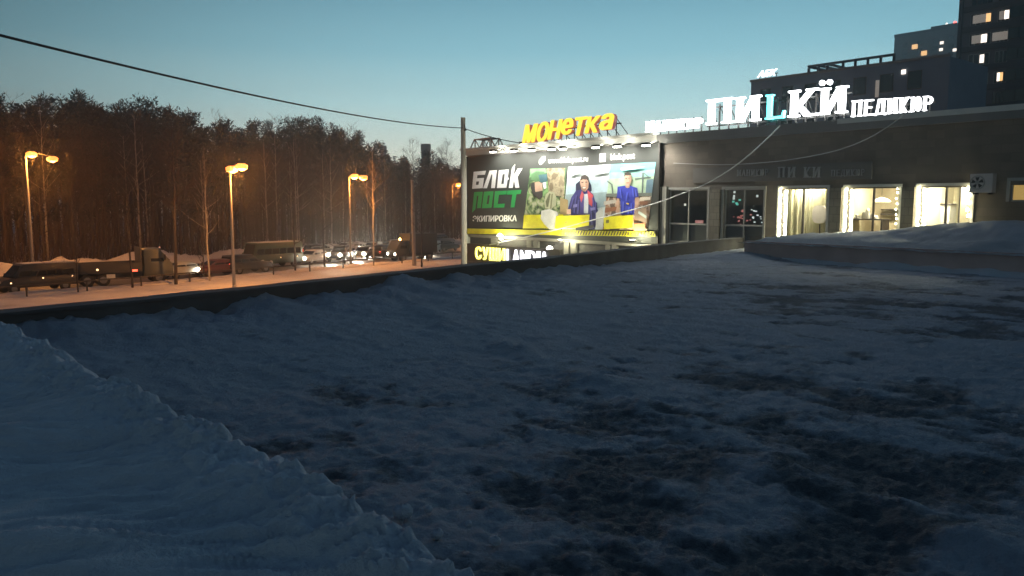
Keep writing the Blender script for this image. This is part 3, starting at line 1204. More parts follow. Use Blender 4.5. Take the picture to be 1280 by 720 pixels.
# big roof sign
rs = sign_root('roof_sign', 'large white serif letters with one teal letter glowing on the shop roof')
def big(ch, ul, ur, vt, m):
    s0, s1 = FS(ul, 150, .1), FS(ur, 150, .1)
    zt = F((ul + ur) / 2, vt, .1)[1]
    return obj('letter', serif(MB(), ch, s0, SB + .15, s1, zt, SY, .16), M[m], rs)
ZT = 0
big('П', 882, 914, 123.5, 'sign_white')
big('И', 917, 949, 120.5, 'sign_white')
big('L', 955, 980, 117.5, 'sign_teal')
big('К', 984, 1020, 112, 'sign_white')
big('И', 1022, 1057, 109, 'sign_white')
for u in (1027, 1036.5):
    s0, z0 = F(u, 103.5 - (u - 1027) * .1, .1)
    mb = MB().lathe([(.03, -.02), (.10, 0), (.10, .1), (.03, .12)], (s0, SY, z0), axis='y', n=12)
    obj('dot', mb, M['sign_white'], rs)
fr = MB()
for u in range(884, 1062, 12):
    s0 = FS(u, 150, .1)
    fr.box(s0 - .03, s0 + .03, SY + .17, SY + .22, TOPZ - .1, SB + 1.0)
    fr.tube([(s0, SY + .22, SB + .9), (s0, SY + 1.1, TOPZ - .05)], .025, 4)
fr.box(FS(880, 150, .1), FS(1060, 150, .1), SY + .222, SY + .27, SB + .06, SB + .12).box(FS(880, 150, .1), FS(1060, 150, .1), SY + .222, SY + .27, SB + .86, SB + .92)
obj('frame', fr, M['dark_steel'], rs)
def small_row(word, ul, ur, vt_l, vt_r, label, zb0, gapf=.12):
    root = sign_root('roof_sign', label)
    n = len(word)
    for i, ch in enumerate(word):
        u0, u1 = ul + (ur - ul) * i / n, ul + (ur - ul) * (i + 1 - gapf) / n
        s0, s1 = FS(u0, 150, .1), FS(u1, 150, .1)
        vt = vt_l + (vt_r - vt_l) * (i + .5) / n
        obj('letter', serif(MB(), ch, s0, zb0, s1, F((u0 + u1) / 2, vt, .1)[1], SY, .12), M['sign_soft' if word[0] == 'П' else 'sign_white'], root)
    f = MB()
    f.box(FS(ul, 150, .1), FS(ur, 150, .1), SY + .122, SY + .17, zb0 + .25, zb0 + .31)
    k = 7
    for i in range(k):
        s = FS(ul + (ur - ul) * (i + .5) / k, 150, .1)
        f.box(s - .025, s + .025, SY + .172, SY + .21, TOPZ - .1, zb0 + .5)
    obj('frame', f, M['dark_steel'], root)
small_row('МАНИКЮР', 807, 879, 152, 147, 'row of small white lit letters left of the large roof letters', SB + .05)
small_row('ПЕДИКЮР', 1063, 1166, 126, 119.5, 'row of small white lit letters right of the large roof letters', SB - .04)

# unlit twin of the sign on the wall above the windows
us = sign_root('wall_sign', 'dark sign board with faint unlit grey letters above the windows')
s0, z1 = F(868, 205)
s1, z0 = F(1090, 227)
zb = F(980, 226)[1]
zt = F(980, 206)[1]
obj('board', MB().box(s0, s1, -.08, -.002, zb, zt), mat('dark sign board', (.15, .14, .13), .6, var=.1), us)
mb = MB()
for ch, ul, ur in (('П', 973, 982), ('И', 985, 995), ('К', 1005, 1014), ('И', 1016, 1026)):
    serif(mb, ch, FS(ul), F(ul, 222)[1], FS(ur), F(ul, 209)[1], -.14, .055)
for word, ul, ur in (('МАНИКЮР', 922, 962), ('ПЕДИКЮР', 1039, 1082)):
    for i, ch in enumerate(word):
        w = (ur - ul) / 7
        serif(mb, ch, FS(ul + i * w), F(ul, 220.5)[1], FS(ul + (i + .85) * w), F(ul, 212.5)[1], -.12, .035)
obj('lettering', mb, mat('unlit letters', (.36, .36, .36), .5, var=.1), us)

# "МОНеТКа"
ms = sign_root('roof_sign', 'yellow lit slanted letters on a steel frame above the billboard')
s0, s1 = FS(655, 170, -1.2), FS(768, 160, -1.2)
MY = 1.2
zb = F(660, 179, -1.2)[1]
chars = 'МОНеТКа'
wid = [1.15, 1.0, 1.0, .95, .95, 1.0, 1.0]
tot = sum(wid)
xx = s0
for i, ch in enumerate(chars):
    w = (s1 - s0) * wid[i] / tot
    zl = zb + (.05, .02, .12, .30, .20, .28, .36)[i]
    zh = F(658 + 15.5 * (i + .5), (155, 152, 149.5, 147.5, 146, 145, 142)[i], -1.2)[1]
    sh = .30 * (zh - zl)
    mp = (lambda p, xx=xx, w=w, zl=zl, zh=zh, sh=sh: (xx + w * .90 * p[0] + sh * (p[1] - .4), zl + (zh - zl) * p[1]))
    lt = obj('letter', text_on(MB(), ch, 0, 0, 0, 0, MY, .02, bold=.09, mapf=mp), M['sign_yellow'], ms)
    obj('side', text_on(MB(), ch, 0, 0, 0, 0, MY + .022, .22, bold=.11, mapf=lambda p, mp=mp: (mp(p)[0] + .03, mp(p)[1] - .02)), M['sign_red'], lt)
    xx += w
fr = MB()
fr.box(s0 - .3, s1 + .2, MY + .26, MY + .32, zb - .32, zb - .24).box(s0 - .3, s1 + .2, MY + .26, MY + .32, zb + .62, zb + .68)
for i in range(12):
    t = s0 + (s1 - s0) * (i + .3) / 11.5
    fr.tube([(t, MY + .29, 9.5), (t, MY + .29, zb + .9)], .028, 5)
    fr.tube([(t + .5, MY + 1.2, 9.5), (t, MY + .32, zb + .9)], .022, 5)
fr.box(s0 - .45, s0 - .1, MY, MY + .3, zb - .40, zb + .12)
obj('frame', fr, M['dark_steel'], ms)

# open steel truss left of it on the roof
tr = sign_root('roof_truss', 'small open steel truss on the roof corner left of the yellow letters', 'truss')
a, zb_ = F(585, 190, -.8)
b = FS(622, 190, -.8)
zt_ = F(600, 174, -.8)[1]
k = (b - a) / 4
for yy in (.8, 1.5):
    t = MB()
    t.tube([(a + k * .9, yy, zt_), (a + k * 3.1, yy, zt_ + .02)], .05, 5).tube([(a, yy, 9.5), (b, yy, 9.5)], .05, 5)
    t.tube([(a, yy, 9.5), (a + k * .9, yy, zt_)], .045, 5).tube([(b, yy, 9.5), (a + k * 3.1, yy, zt_)], .045, 5)
    for j in (1, 2, 3):
        t.tube([(a + k * j, yy, 9.5), (a + k * j, yy, zt_)], .04, 5)
    t.tube([(a + k, yy, zt_), (a + 2 * k, yy, 9.5)], .03, 5).tube([(a + 3 * k, yy, zt_), (a + 2 * k, yy, 9.5)], .03, 5)
    obj('side_frame', t, M['steel'], tr)
t = MB()
for j in (.95, 2, 3.05):
    t.tube([(a + k * j, .8, zt_), (a + k * j, 1.5, zt_)], .03, 5)
obj('cross_bar', t, M['steel'], tr)

# sushi bar sign, ground floor
ss_ = sign_root('shop_sign', 'long dark fascia sign with yellow and white lit letters under the billboard')
s0, s1 = FS(584, 320, .5), FS(700, 325, .5)
zt = F(640, 308, .5)[1]
zb = F(640, 331, .5)[1]
obj('board', MB().box(s0, s1, -.5, -.30, zb, zt), mat('dark sign fascia', (.05, .045, .035), .5), ss_)
g0, g1, g2 = FS(594, 320, .6), FS(632, 320, .6), FS(686, 320, .6)
z0, z1 = F(640, 328, .6)[1], F(640, 311.5, .6)[1]
for word, ga, gb, zo, m in (('СУШИ', g0, g1, 0, 'sushi_yellow'), ('LANDIA', g1 + .05, g2, -.02, 'sushi_white')):
    wd = [dict(Ш=1.25, I=.45, L=.8).get(ch, 1.0) for ch in word]
    xx = ga
    for ch, w in zip(word, wd):
        w = w * (gb - ga) / sum(wd)
        obj('letter', text_on(MB(), ch, xx, z0 + zo, xx + w * .84, z1 + zo, -.60, .08, bold=.045), M[m], ss_)
        xx += w
obj('bracket', MB().box(s0 + .3, s0 + .4, -.298, -.002, zb + .1, zt - .1).box(s1 - .4, s1 - .3, -.298, -.002, zb + .1, zt - .1), M['dark_steel'], ss_)
# small round-ish lamps on that front
for (u, v, lab) in ((625, 294, 'small white lamp under the billboard left part'), (687, 310, 'small white lamp above the end of the white lit letters')):
    s0, z0 = F(u, v, .4)
    root = sign_root('wall_lamp', lab, 'lamp')
    obj('head', MB().lathe([(.05, .12), (.16, .05), (.20, -.05), (.12, -.09)], (s0, -.4, z0), n=10), emit('wall lamp glow', (1, 1, .9), 5), root)
    obj('arm', MB().tube([(s0, -.4, z0 + .12), (s0, -.002, z0 + .2)], .02, 5), M['dark_steel'], root)

# ------------------------------------------------------------------ the billboard
bb = sign_root('billboard', 'large floodlit dark billboard with outdoor outfit pictures on the building front', 'billboard')
BY = -.30
BZ0 = F(583, 292.5, .3)[1]
BZ1 = F(583, 197, .3)[1]
BS0, BS1 = FS(583.5, 250, .3), FS(822, 250, .3)
obj('panel', MB().box(BS0, BS1, BY, BY + .12, BZ0, BZ1), mat('billboard dark vinyl', (.036, .040, .037), .7, var=.08), bb)
obj('edge_frame', MB().box(BS0 - .20, BS0 - .002, BY - .06, BY + .25, BZ0 - 1.2, BZ1 + .05), M['white_trim'], bb)
obj('edge_frame', MB().box(BS1 + .002, BS1 + .07, BY - .02, BY + .16, BZ0, BZ1 + .05).box(BS0, BS1, BY - .02, BY + .16, BZ1 + .002, BZ1 + .05), M['dark_steel'], bb)
bk = MB()
for i in range(6):
    t = BS0 + (BS1 - BS0) * (i + .5) / 6
    bk.box(t - .04, t + .04, BY + .121, -.002, BZ0 + .2, BZ0 + .3).box(t - .04, t + .04, BY + .121, -.002, BZ1 - .4, BZ1 - .3)
obj('standoff', bk, M['steel'], bb)

_colors = {}


def ink(c, rough=.6):
    if c not in _colors:
        _colors[c] = mat('print ink', c, rough, var=.10 if c in (WHITE, DARK, GREEN) else .42, scale=2.2)
    return _colors[c]


class Print:
    """printed picture: flat patches of ink in layers a few mm apart, one mesh with its inks"""

    def __init__(s, name, parent, y):
        s.name, s.parent, s.y, s.k = name, parent, y, 0
        s.v, s.f, s.mi, s.ms = [], [], [], []

    def patch(s, pts, c, z=None):
        m = c if not isinstance(c, tuple) else ink(c)
        if m not in s.ms:
            s.ms.append(m)
        n = len(s.v)
        y = s.y - .0030 * s.k
        s.k += 1
        for (u, v) in pts:
            a = F(u, v, -y)
            s.v.append((a[0], y, a[1]))
        s.f.append(list(range(n, n + len(pts))))
        s.mi.append(s.ms.index(m))
        return s

    def ell(s, cu, cv, ru, rv, c, n=16, tilt=0):
        ct, st = math.cos(R(tilt)), math.sin(R(tilt))
        return s.patch([(cu + ru * math.cos(w) * ct - rv * math.sin(w) * st, cv + ru * math.cos(w) * st + rv * math.sin(w) * ct) for w in [2 * math.pi * k / n for k in range(n)]], c)

    def build(s):
        o = link_mesh(s.name, s.v, s.f, None, s.parent)
        for m in s.ms:
            o.data.materials.append(m)
        o.data.polygons.foreach_set('material_index', s.mi)
        return o


def c4(pts):
    return [(580 + x / 6, 180 + y / 6) for x, y in pts]


def c5(pts):
    return [(700 + x / 6, 180 + y / 6) for x, y in pts]


WHITE, GREEN, DARK, YEL = (.85, .85, .83), (.02, .33, .08), (.036, .040, .037), (.85, .68, .02)
L0 = BY - .006
p = Print('white_lettering', bb, L0)
p.patch(c4([(72, 208), (165, 200), (157, 230), (101, 233), (97, 257), (150, 254), (140, 331), (60, 336)]), WHITE)
p.patch(c4([(92, 282), (113, 280), (109, 306), (89, 307)]), DARK)
p.patch(c4([(143, 332), (192, 199), (246, 196), (232, 331), (203, 331), (213, 228), (206, 228), (172, 332)]), WHITE)
p.patch(c4([(246, 331), (262, 197), (335, 191), (329, 245), (338, 262), (326, 272), (318, 328)]), WHITE)
p.patch(c4([(280, 300), (289, 226), (307, 225), (297, 299)]), DARK)
p.patch(c4([(335, 330), (361, 178), (384, 150), (372, 236), (403, 184), (439, 182), (401, 246), (415, 327), (385, 329), (375, 266), (366, 329)]), WHITE)
p.build()
p = Print('green_lettering', bb, L0)
p.patch(c4([(76, 361), (141, 358), (126, 480), (97, 482), (108, 388), (98, 388), (85, 490), (60, 516)]), GREEN)
p.patch(c4([(150, 358), (222, 354), (206, 479), (134, 482)]), GREEN)
p.patch(c4([(170, 452), (179, 386), (194, 385), (185, 451)]), DARK)
p.patch(c4([(232, 354), (321, 350), (317, 378), (262, 381), (253, 450), (306, 447), (301, 476), (221, 479)]), GREEN)
p.patch(c4([(325, 350), (431, 344), (425, 375), (393, 377), (378, 475), (349, 476), (362, 379), (321, 380)]), GREEN)
p.build()


def warp(corners):
    """box coordinates -> facade coordinates through four photo corners (tl, tr, br, bl)"""
    tl, tr, br, bl = [F(u, v, -L0) for u, v in corners]

    def f(q):
        a, b = q
        t = (tl[0] + (tr[0] - tl[0]) * a, tl[1] + (tr[1] - tl[1]) * a)
        c = (bl[0] + (br[0] - bl[0]) * a, bl[1] + (br[1] - bl[1]) * a)
        return c[0] + (t[0] - c[0]) * b, c[1] + (t[1] - c[1]) * b
    return f


mb = text_on(MB(), 'ЭКИПИРОВКА', 0, 0, 0, 0, L0, bold=.07, mapf=warp(c4([(68, 538), (400, 533), (397, 580), (65, 584)])))
text_on(mb, 'www.blok-post.ru', 0, 0, 0, 0, L0, bold=.06, mapf=warp([(685.5, 197.5), (735.5, 194.5), (735, 204), (685, 206.5)]))
text_on(mb, 'blok.post', 0, 0, 0, 0, L0, bold=.06, mapf=warp([(763.5, 192.5), (794, 190), (793.5, 201), (763, 202.5)]))
obj('white_lettering', mb, ink(WHITE), bb)
p = Print('icons', bb, L0)
p.patch([(674, 200), (677.5, 196), (681.5, 195.2), (682, 199.5), (678.5, 204), (675.5, 206), (673.8, 204.5)], WHITE)
p.ell(678.6, 200, 1.5, 1.9, DARK)
p.patch([(749.5, 192.2), (757, 191.6), (756.8, 202), (749.2, 202.6)], WHITE)
p.ell(753, 197.1, 1.9, 2.5, (.6, .6, .6))
p.build()


def camo(name, cols, scale):
    m = bpy.data.materials.new(name)
    m.use_nodes = True
    n, l = m.node_tree.nodes, m.node_tree.links
    tc = n.new('ShaderNodeTexCoord')
    nz = n.new('ShaderNodeTexNoise')
    nz.inputs['Scale'].default_value = scale
    nz.inputs['Detail'].default_value = 3
    l.new(tc.outputs['Object'], nz.inputs['Vector'])
    r_ = n.new('ShaderNodeValToRGB')
    r_.color_ramp.interpolation = 'CONSTANT'
    e = r_.color_ramp.elements
    e[0].color = cols[0] + (1,)
    e[1].position, e[1].color = .42, cols[1] + (1,)
    for q, cc in zip((.5, .58), cols[2:]):
        k_ = e.new(q)
        k_.color = cc + (1,)
    l.new(nz.outputs['Fac'], r_.inputs[0])
    l.new(r_.outputs[0], n['Principled BSDF'].inputs['Base Color'])
    return m


CAMO = camo('camouflage print', [(.03, .05, .025), (.12, .20, .08), (.30, .36, .18), (.45, .46, .32)], 3.2)
TRUNK = camo('tree bark print', [(.16, .13, .08), (.30, .26, .17), (.38, .33, .22), (.24, .20, .13)], 2.5)
WOODS = camo('woods print', [(.05, .12, .05), (.12, .26, .10), (.25, .45, .18), (.18, .32, .12)], 1.5)
RUBBLE = camo('site print', [(.30, .13, .07), (.45, .28, .17), (.55, .42, .32), (.16, .11, .08)], 1.8)

# left picture: figure in camouflage before a tree trunk
p = Print('left_picture', bb, L0)
p.patch(c4([(497, 186), (768, 178), (740, 640), (440, 634)]), WOODS)
p.patch(c4([(620, 183), (755, 178), (752, 400), (640, 420)]), TRUNK)
p.patch(c4([(455, 530), (468, 430), (495, 385), (560, 400), (640, 380), (735, 395), (752, 470), (746, 545)]), CAMO)
p.patch(c4([(498, 186), (610, 182), (618, 215), (590, 232), (498, 250)]), (.20, .42, .20))
p.ell(*c4([(535, 335)])[0], 9, 10, CAMO)
p.patch(c4([(498, 268), (505, 225), (540, 205), (600, 208), (622, 240), (610, 270), (560, 282)]), (.09, .20, .09))
p.patch(c4([(520, 290), (560, 282), (585, 290), (590, 350), (570, 390), (530, 380)]), (.55, .36, .26))
p.patch(c4([(505, 290), (530, 285), (532, 345), (545, 395), (520, 380), (500, 330)]), (.03, .03, .03))
p.patch(c4([(535, 360), (590, 350), (588, 400), (560, 415), (538, 395)]), (.05, .045, .04))
p.patch(c4([(557, 232), (622, 225), (622, 280), (575, 292)]), (.05, .13, .16))
p.patch(c4([(588, 290), (615, 285), (618, 330), (600, 340)]), (.75, .80, .78))
p.patch(c4([(600, 440), (612, 380), (640, 355), (675, 362), (692, 400), (690, 460), (650, 490), (608, 482)]), (.42, .43, .28))
p.patch(c4([(612, 430), (640, 370), (650, 372), (632, 470), (620, 475)]), (.12, .13, .07))
p.patch(c4([(655, 375), (668, 372), (655, 480), (645, 486)]), (.20, .20, .11))
p.patch(c4([(450, 532), (744, 528), (738, 632), (441, 634)]), YEL)
p.patch(c4([(575, 560), (580, 500), (640, 488), (700, 510), (718, 580), (690, 645), (640, 640), (600, 600)]), (.74, .76, .66))
p.patch(c4([(752, 575), (775, 570), (772, 590), (750, 592)]), (.2, .18, .02))
p.build()
# middle picture: person in a padded jacket before a pale lake sky
p = Print('middle_picture', bb, L0)
p.patch(c5([(62, 172), (378, 152), (322, 642), (14, 650)]), (.62, .74, .78))
p.patch(c5([(52, 275), (364, 262), (352, 360), (44, 380)]), (.42, .56, .62))
p.patch(c5([(44, 380), (352, 360), (340, 470), (34, 520)]), (.28, .38, .40))
p.patch(c5([(0, 400), (60, 420), (60, 530), (0, 540)]), (.35, .26, .12))
p.patch(c5([(120, 360), (118, 300), (150, 275), (215, 275), (235, 310), (238, 350), (200, 385)]), (.02, .025, .06))
p.patch(c5([(50, 520), (85, 400), (120, 350), (165, 340), (215, 345), (250, 380), (275, 470), (290, 520), (260, 640), (215, 645), (210, 535), (85, 535)]), (.045, .045, .20))
p.patch(c5([(160, 380), (215, 372), (210, 520), (175, 520)]), (.60, .64, .68))
p.patch(c5([(140, 460), (165, 360), (182, 385), (178, 530), (140, 530)]), (.10, .08, .30))
p.patch(c5([(205, 345), (250, 385), (240, 470), (215, 450)]), (.58, .08, .10))
p.patch(c5([(165, 350), (180, 378), (160, 440), (148, 400)]), (.55, .10, .12))
p.patch(c5([(150, 262), (200, 250), (215, 285), (212, 330), (190, 358), (162, 345), (152, 300)]), (.62, .40, .29))
p.patch(c5([(150, 275), (160, 240), (190, 230), (215, 248), (218, 292), (206, 270), (172, 265)]), (.05, .04, .035))
p.patch(c5([(158, 320), (200, 318), (198, 345), (180, 357), (163, 345)]), (.33, .19, .13))
p.patch(c5([(168, 324), (194, 322), (188, 333), (172, 334)]), (.75, .70, .66))
p.patch(c5([(195, 262), (212, 275), (210, 325), (196, 345), (190, 300)]), (.45, .27, .19))
p.patch(c5([(160, 286), (176, 284), (176, 291), (160, 293)]), (.10, .06, .05))
p.patch(c5([(190, 283), (205, 282), (205, 289), (190, 290)]), (.10, .06, .05))
for a_ in ((95, 400, 70, 500), (118, 380, 100, 520), (240, 400, 252, 520), (262, 430, 262, 560), (135, 420, 128, 530), (226, 470, 236, 620)):
    p.patch(c5([(a_[0], a_[1]), (a_[0] + 9, a_[1] + 4), (a_[2] + 10, a_[3]), (a_[2], a_[3] - 6)]), (.09, .085, .30))
    p.patch(c5([(a_[0] + 10, a_[1] + 8), (a_[0] + 16, a_[1] + 10), (a_[2] + 18, a_[3] - 8), (a_[2] + 11, a_[3] - 4)]), (.018, .018, .09))
p.patch(c5([(100, 455), (130, 450), (128, 472), (98, 478)]), (.20, .19, .45))
p.patch(c5([(228, 480), (262, 474), (264, 494), (230, 500)]), (.20, .19, .45))
p.patch(c5([(255, 200), (365, 180), (360, 215), (260, 232)]), (.72, .80, .82))
p.patch(c5([(70, 215), (140, 200), (135, 225), (68, 240)]), (.72, .80, .82))
p.patch(c5([(50, 490), (80, 488), (82, 528), (50, 525)]), (.60, .38, .28))
p.patch(c5([(270, 520), (315, 470), (330, 560), (320, 640), (268, 642)]), (.58, .60, .56))
p.patch(c5([(-30, 540), (222, 530), (214, 630), (-40, 634)]), YEL)
p.patch(c5([(35, 582), (58, 578), (56, 592), (34, 596)]), (.2, .18, .02))
p.patch(c5([(115, 628), (250, 606), (255, 622), (215, 643), (120, 646)]), (.03, .03, .05))
p.build()
# right picture: person in a blue shirt before a building site with a crane
p = Print('right_picture', bb, L0)
p.patch(c5([(378, 152), (718, 136), (655, 650), (320, 642)]), (.45, .60, .42))
p.patch(c5([(378, 152), (718, 136), (712, 190), (371, 215)]), (.16, .52, .55))
p.patch(c5([(371, 215), (712, 190), (706, 240), (365, 262)]), (.30, .58, .52))
p.patch(c5([(350, 385), (688, 375), (655, 650), (320, 642)]), RUBBLE)
p.patch(c5([(650, 268), (700, 262), (690, 372), (640, 374)]), (.13, .22, .28))
p.patch(c5([(615, 215), (630, 215), (622, 372), (612, 372)]), (.12, .16, .15))
p.patch(c5([(560, 258), (680, 244), (680, 254), (560, 268)]), (.12, .16, .15))
p.patch(c5([(622, 214), (630, 214), (668, 246), (660, 248)]), (.15, .2, .18))
p.patch(c5([(384, 300), (394, 298), (402, 372), (390, 374)]), (.12, .16, .15))
p.patch(c5([(356, 275), (395, 302), (392, 310), (354, 283)]), (.15, .2, .18))
p.patch(c5([(345, 372), (690, 365), (686, 390), (342, 398)]), (.16, .18, .15))
p.patch(c5([(425, 535), (420, 470), (428, 400), (445, 400), (440, 480), (450, 535)]), (.60, .38, .27))
p.patch(c5([(560, 400), (588, 395), (592, 470), (560, 520), (535, 500), (565, 460)]), (.60, .38, .27))
p.patch(c5([(455, 530), (452, 410), (425, 405), (432, 320), (485, 312), (530, 314), (580, 330), (590, 395), (562, 404), (556, 530)]), (.035, .05, .42))
p.patch(c5([(495, 300), (525, 300), (522, 326), (506, 332), (490, 322)]), (.52, .33, .24))
p.patch(c5([(480, 235), (534, 232), (536, 275), (524, 310), (505, 318), (488, 304)]), (.62, .42, .31))
p.patch(c5([(478, 250), (484, 218), (508, 208), (532, 218), (537, 250), (528, 234), (490, 236)]), (.05, .04, .03))
p.patch(c5([(490, 255), (502, 254), (502, 261), (490, 262)]), (.12, .07, .05))
p.patch(c5([(514, 254), (527, 253), (527, 260), (514, 261)]), (.12, .07, .05))
p.patch(c5([(498, 288), (520, 287), (518, 295), (500, 296)]), (.40, .18, .14))
p.patch(c5([(498, 440), (518, 445), (512, 456), (496, 448)]), (.75, .50, .05))
p.patch(c5([(518, 234), (534, 234), (536, 275), (524, 308), (514, 312), (520, 270)]), (.42, .27, .20))
for a_ in ((445, 330, 455, 410), (470, 430, 465, 525), (540, 330, 545, 400), (530, 440, 528, 525), (500, 360, 490, 430), (560, 340, 566, 395), (515, 470, 505, 528)):
    p.patch(c5([(a_[0], a_[1]), (a_[0] + 9, a_[1] + 3), (a_[2] + 10, a_[3]), (a_[2], a_[3] - 6)]), (.07, .10, .60))
    p.patch(c5([(a_[0] + 10, a_[1] + 8), (a_[0] + 17, a_[1] + 10), (a_[2] + 18, a_[3] - 8), (a_[2] + 11, a_[3] - 4)]), (.015, .022, .22))
p.patch(c5([(330, 430), (420, 415), (418, 440), (328, 460)]), (.50, .46, .40))
p.patch(c5([(600, 400), (680, 395), (676, 420), (598, 425)]), (.62, .55, .46))
p.patch(c5([(340, 480), (425, 470), (420, 500), (335, 515)]), (.30, .12, .06))
p.patch(c5([(600, 430), (660, 428), (655, 455), (598, 458)]), (.22, .10, .06))
p.patch(c5([(450, 180), (560, 165), (640, 170), (560, 190), (460, 200)]), (.40, .66, .66))
p.patch(c5([(560, 500), (650, 470), (650, 600), (560, 560)]), (.28, .20, .15))
p.patch(c5([(590, 500), (650, 540), (646, 560), (585, 520)]), (.50, .58, .56))
p.patch(c5([(552, 600), (640, 590), (636, 650), (552, 650)]), (.60, .22, .10))
p.patch(c5([(326, 545), (548, 532), (544, 628), (330, 640)]), YEL)
p.patch(c5([(345, 570), (368, 568), (366, 592), (343, 594)]), (.2, .18, .02))
p.build()
# yellow band with hazard stripes along the bottom
p = Print('hazard_band', bb, L0 - .2 + .2 - .003 * 32)
z_ = [(585, 286), (700, 288.5), (820, 289.5), (820, 295.8), (585, 292.2)]
p.patch([(584, 285.6), (640, 286.8), (700, 287.8), (760, 288.6), (819, 289.4), (819, 295.8), (584, 292.2)], YEL)
for i in range(34):
    u = 700 + i * 3.5
    p.patch([(u, 295 - (820 - u) * .013), (u + 1.6, 295 - (820 - u) * .013), (u + 3.6, 289.8 - (820 - u) * .013), (u + 2.0, 289.8 - (820 - u) * .013)], (.04, .04, .02))
p.build()

# floodlights on arms above the panel
for i, u in enumerate((617, 643, 665, 690, 704, 745, 772, 808)):
    s0, z0 = F(u, 190 - (u - 617) * .042, 1.05)
    root = sign_root('floodlight', 'glowing floodlight on a short arm over the billboard top edge', 'floodlight', 'floodlights over the billboard')
    obj('lamp_head', MB().box(s0 - .20, s0 + .20, -1.18, -.98, z0 + .02, z0 + .14), M['dark_steel'], root)
    obj('lens', MB().box(s0 - .19, s0 + .19, -1.16, -1.0, z0 - .03, z0 + .019), M['flood'], root)
    obj('arm', MB().tube([(s0, -.98, z0 + .10), (s0, -.143, z0 + .22)], .025, 5), M['steel'], root)
    ld = bpy.data.lights.new('floodlight_lamp', 'SPOT')
    ld.energy, ld.color, ld.spot_size, ld.spot_blend, ld.shadow_soft_size = 330, (1, .97, .86), R(165), .6, .15
    lo = bpy.data.objects.new('floodlight_lamp', ld)
    C.objects.link(lo)
    lo.parent = root
    lo.location = (s0, -1.2, z0 - .06)
    lo.rotation_euler = (R(28), 0, 0)
    ld2 = bpy.data.lights.new('floodlight_spill', 'POINT')
    ld2.energy, ld2.color, ld2.shadow_soft_size = 30, (1, .96, .80), .08
    lo2 = bpy.data.objects.new('floodlight_spill', ld2)
    C.objects.link(lo2)
    lo2.parent = root
    lo2.location = (s0, -.62, z0 + .18)
for u in (626, 700, 790):        # lamps at its foot that light the yellow band
    s0, z0 = F(u, 297, .9)
    root = sign_root('floodlight', 'small floodlight below the yellow lower band of the billboard', 'floodlight', 'floodlights under the billboard')
    obj('lamp_head', MB().box(s0 - .14, s0 + .14, -.95, -.80, z0 - .20, z0 - .12), M['dark_steel'], root)
    obj('lens', MB().box(s0 - .12, s0 + .12, -.93, -.82, z0 - .119, z0 - .10), emit('small flood glow', (1, .95, .6), 12), root)
    obj('arm', MB().tube([(s0, -.80, z0 - .16), (s0, -.21, z0 - .16)], .02, 5), M['steel'], root)
    ld = bpy.data.lights.new('floodlight_lamp', 'POINT')
    ld.energy, ld.color, ld.shadow_soft_size = 190, (1, .95, .62), .1
    lo = bpy.data.objects.new('floodlight_lamp', ld)
    C.objects.link(lo)
    lo.parent = root
    lo.location = (s0, -.88, z0 - .02)

# air conditioner on the wall right of the last lit window
a0, z0 = F(1216, 241, .1)
a1, z1 = F(1246, 217, .1)
ac = sign_root('air_conditioner', 'grey outdoor air conditioner unit on the wall right of the lit windows', 'air conditioner')
obj('casing', MB().box(a0, a1, -.42, -.09, z0, z1), M['ac_white'], ac)
cx, cz = a0 + (a1 - a0) * .34, (z0 + z1) / 2 + .02
obj('fan_ring', MB().lathe([(.235, .012), (.235, -.02), (.20, -.02), (.20, .012)], (cx, -.421, cz), 'y', 24), M['steel'], ac)
fan = MB()
for k in range(5):
    w = 2 * math.pi * k / 5
    fan.prism([(cx, -.426, cz), (cx + .19 * math.cos(w), -.426, cz + .19 * math.sin(w)), (cx + .19 * math.cos(w + .7), -.430, cz + .19 * math.sin(w + .7))], (0, .004, 0))
obj('fan', fan, M['dark_steel'], ac)
obj('grille', MB().lathe([(.07, -.026), (.07, -.034), (.01, -.034)], (cx, -.42, cz), 'y', 12), M['steel'], ac)
obj('bracket', MB().box(a0 + .1, a0 + .15, -.42, -.002, z0 - .06, z0 - .002).box(a1 - .15, a1 - .1, -.42, -.002, z0 - .06, z0 - .002), M['dark_steel'], ac)
# blind of the far right window
a, b, _ = WINS[5]
root = sign_root('roller_blind', 'drawn yellowish blind lit from within at the right window', 'blind')
obj('cloth', MB().box(a, b, .30, .31, W6B - .05, W6T + .05), emit('backlit blind', (1.0, .60, .16), .42, (.6, .45, .2)), root)
obj('roller', MB().tube([(a, .34, W6T + .02), (b, .34, W6T + .02)], .03, 8), M['white_trim'], root)

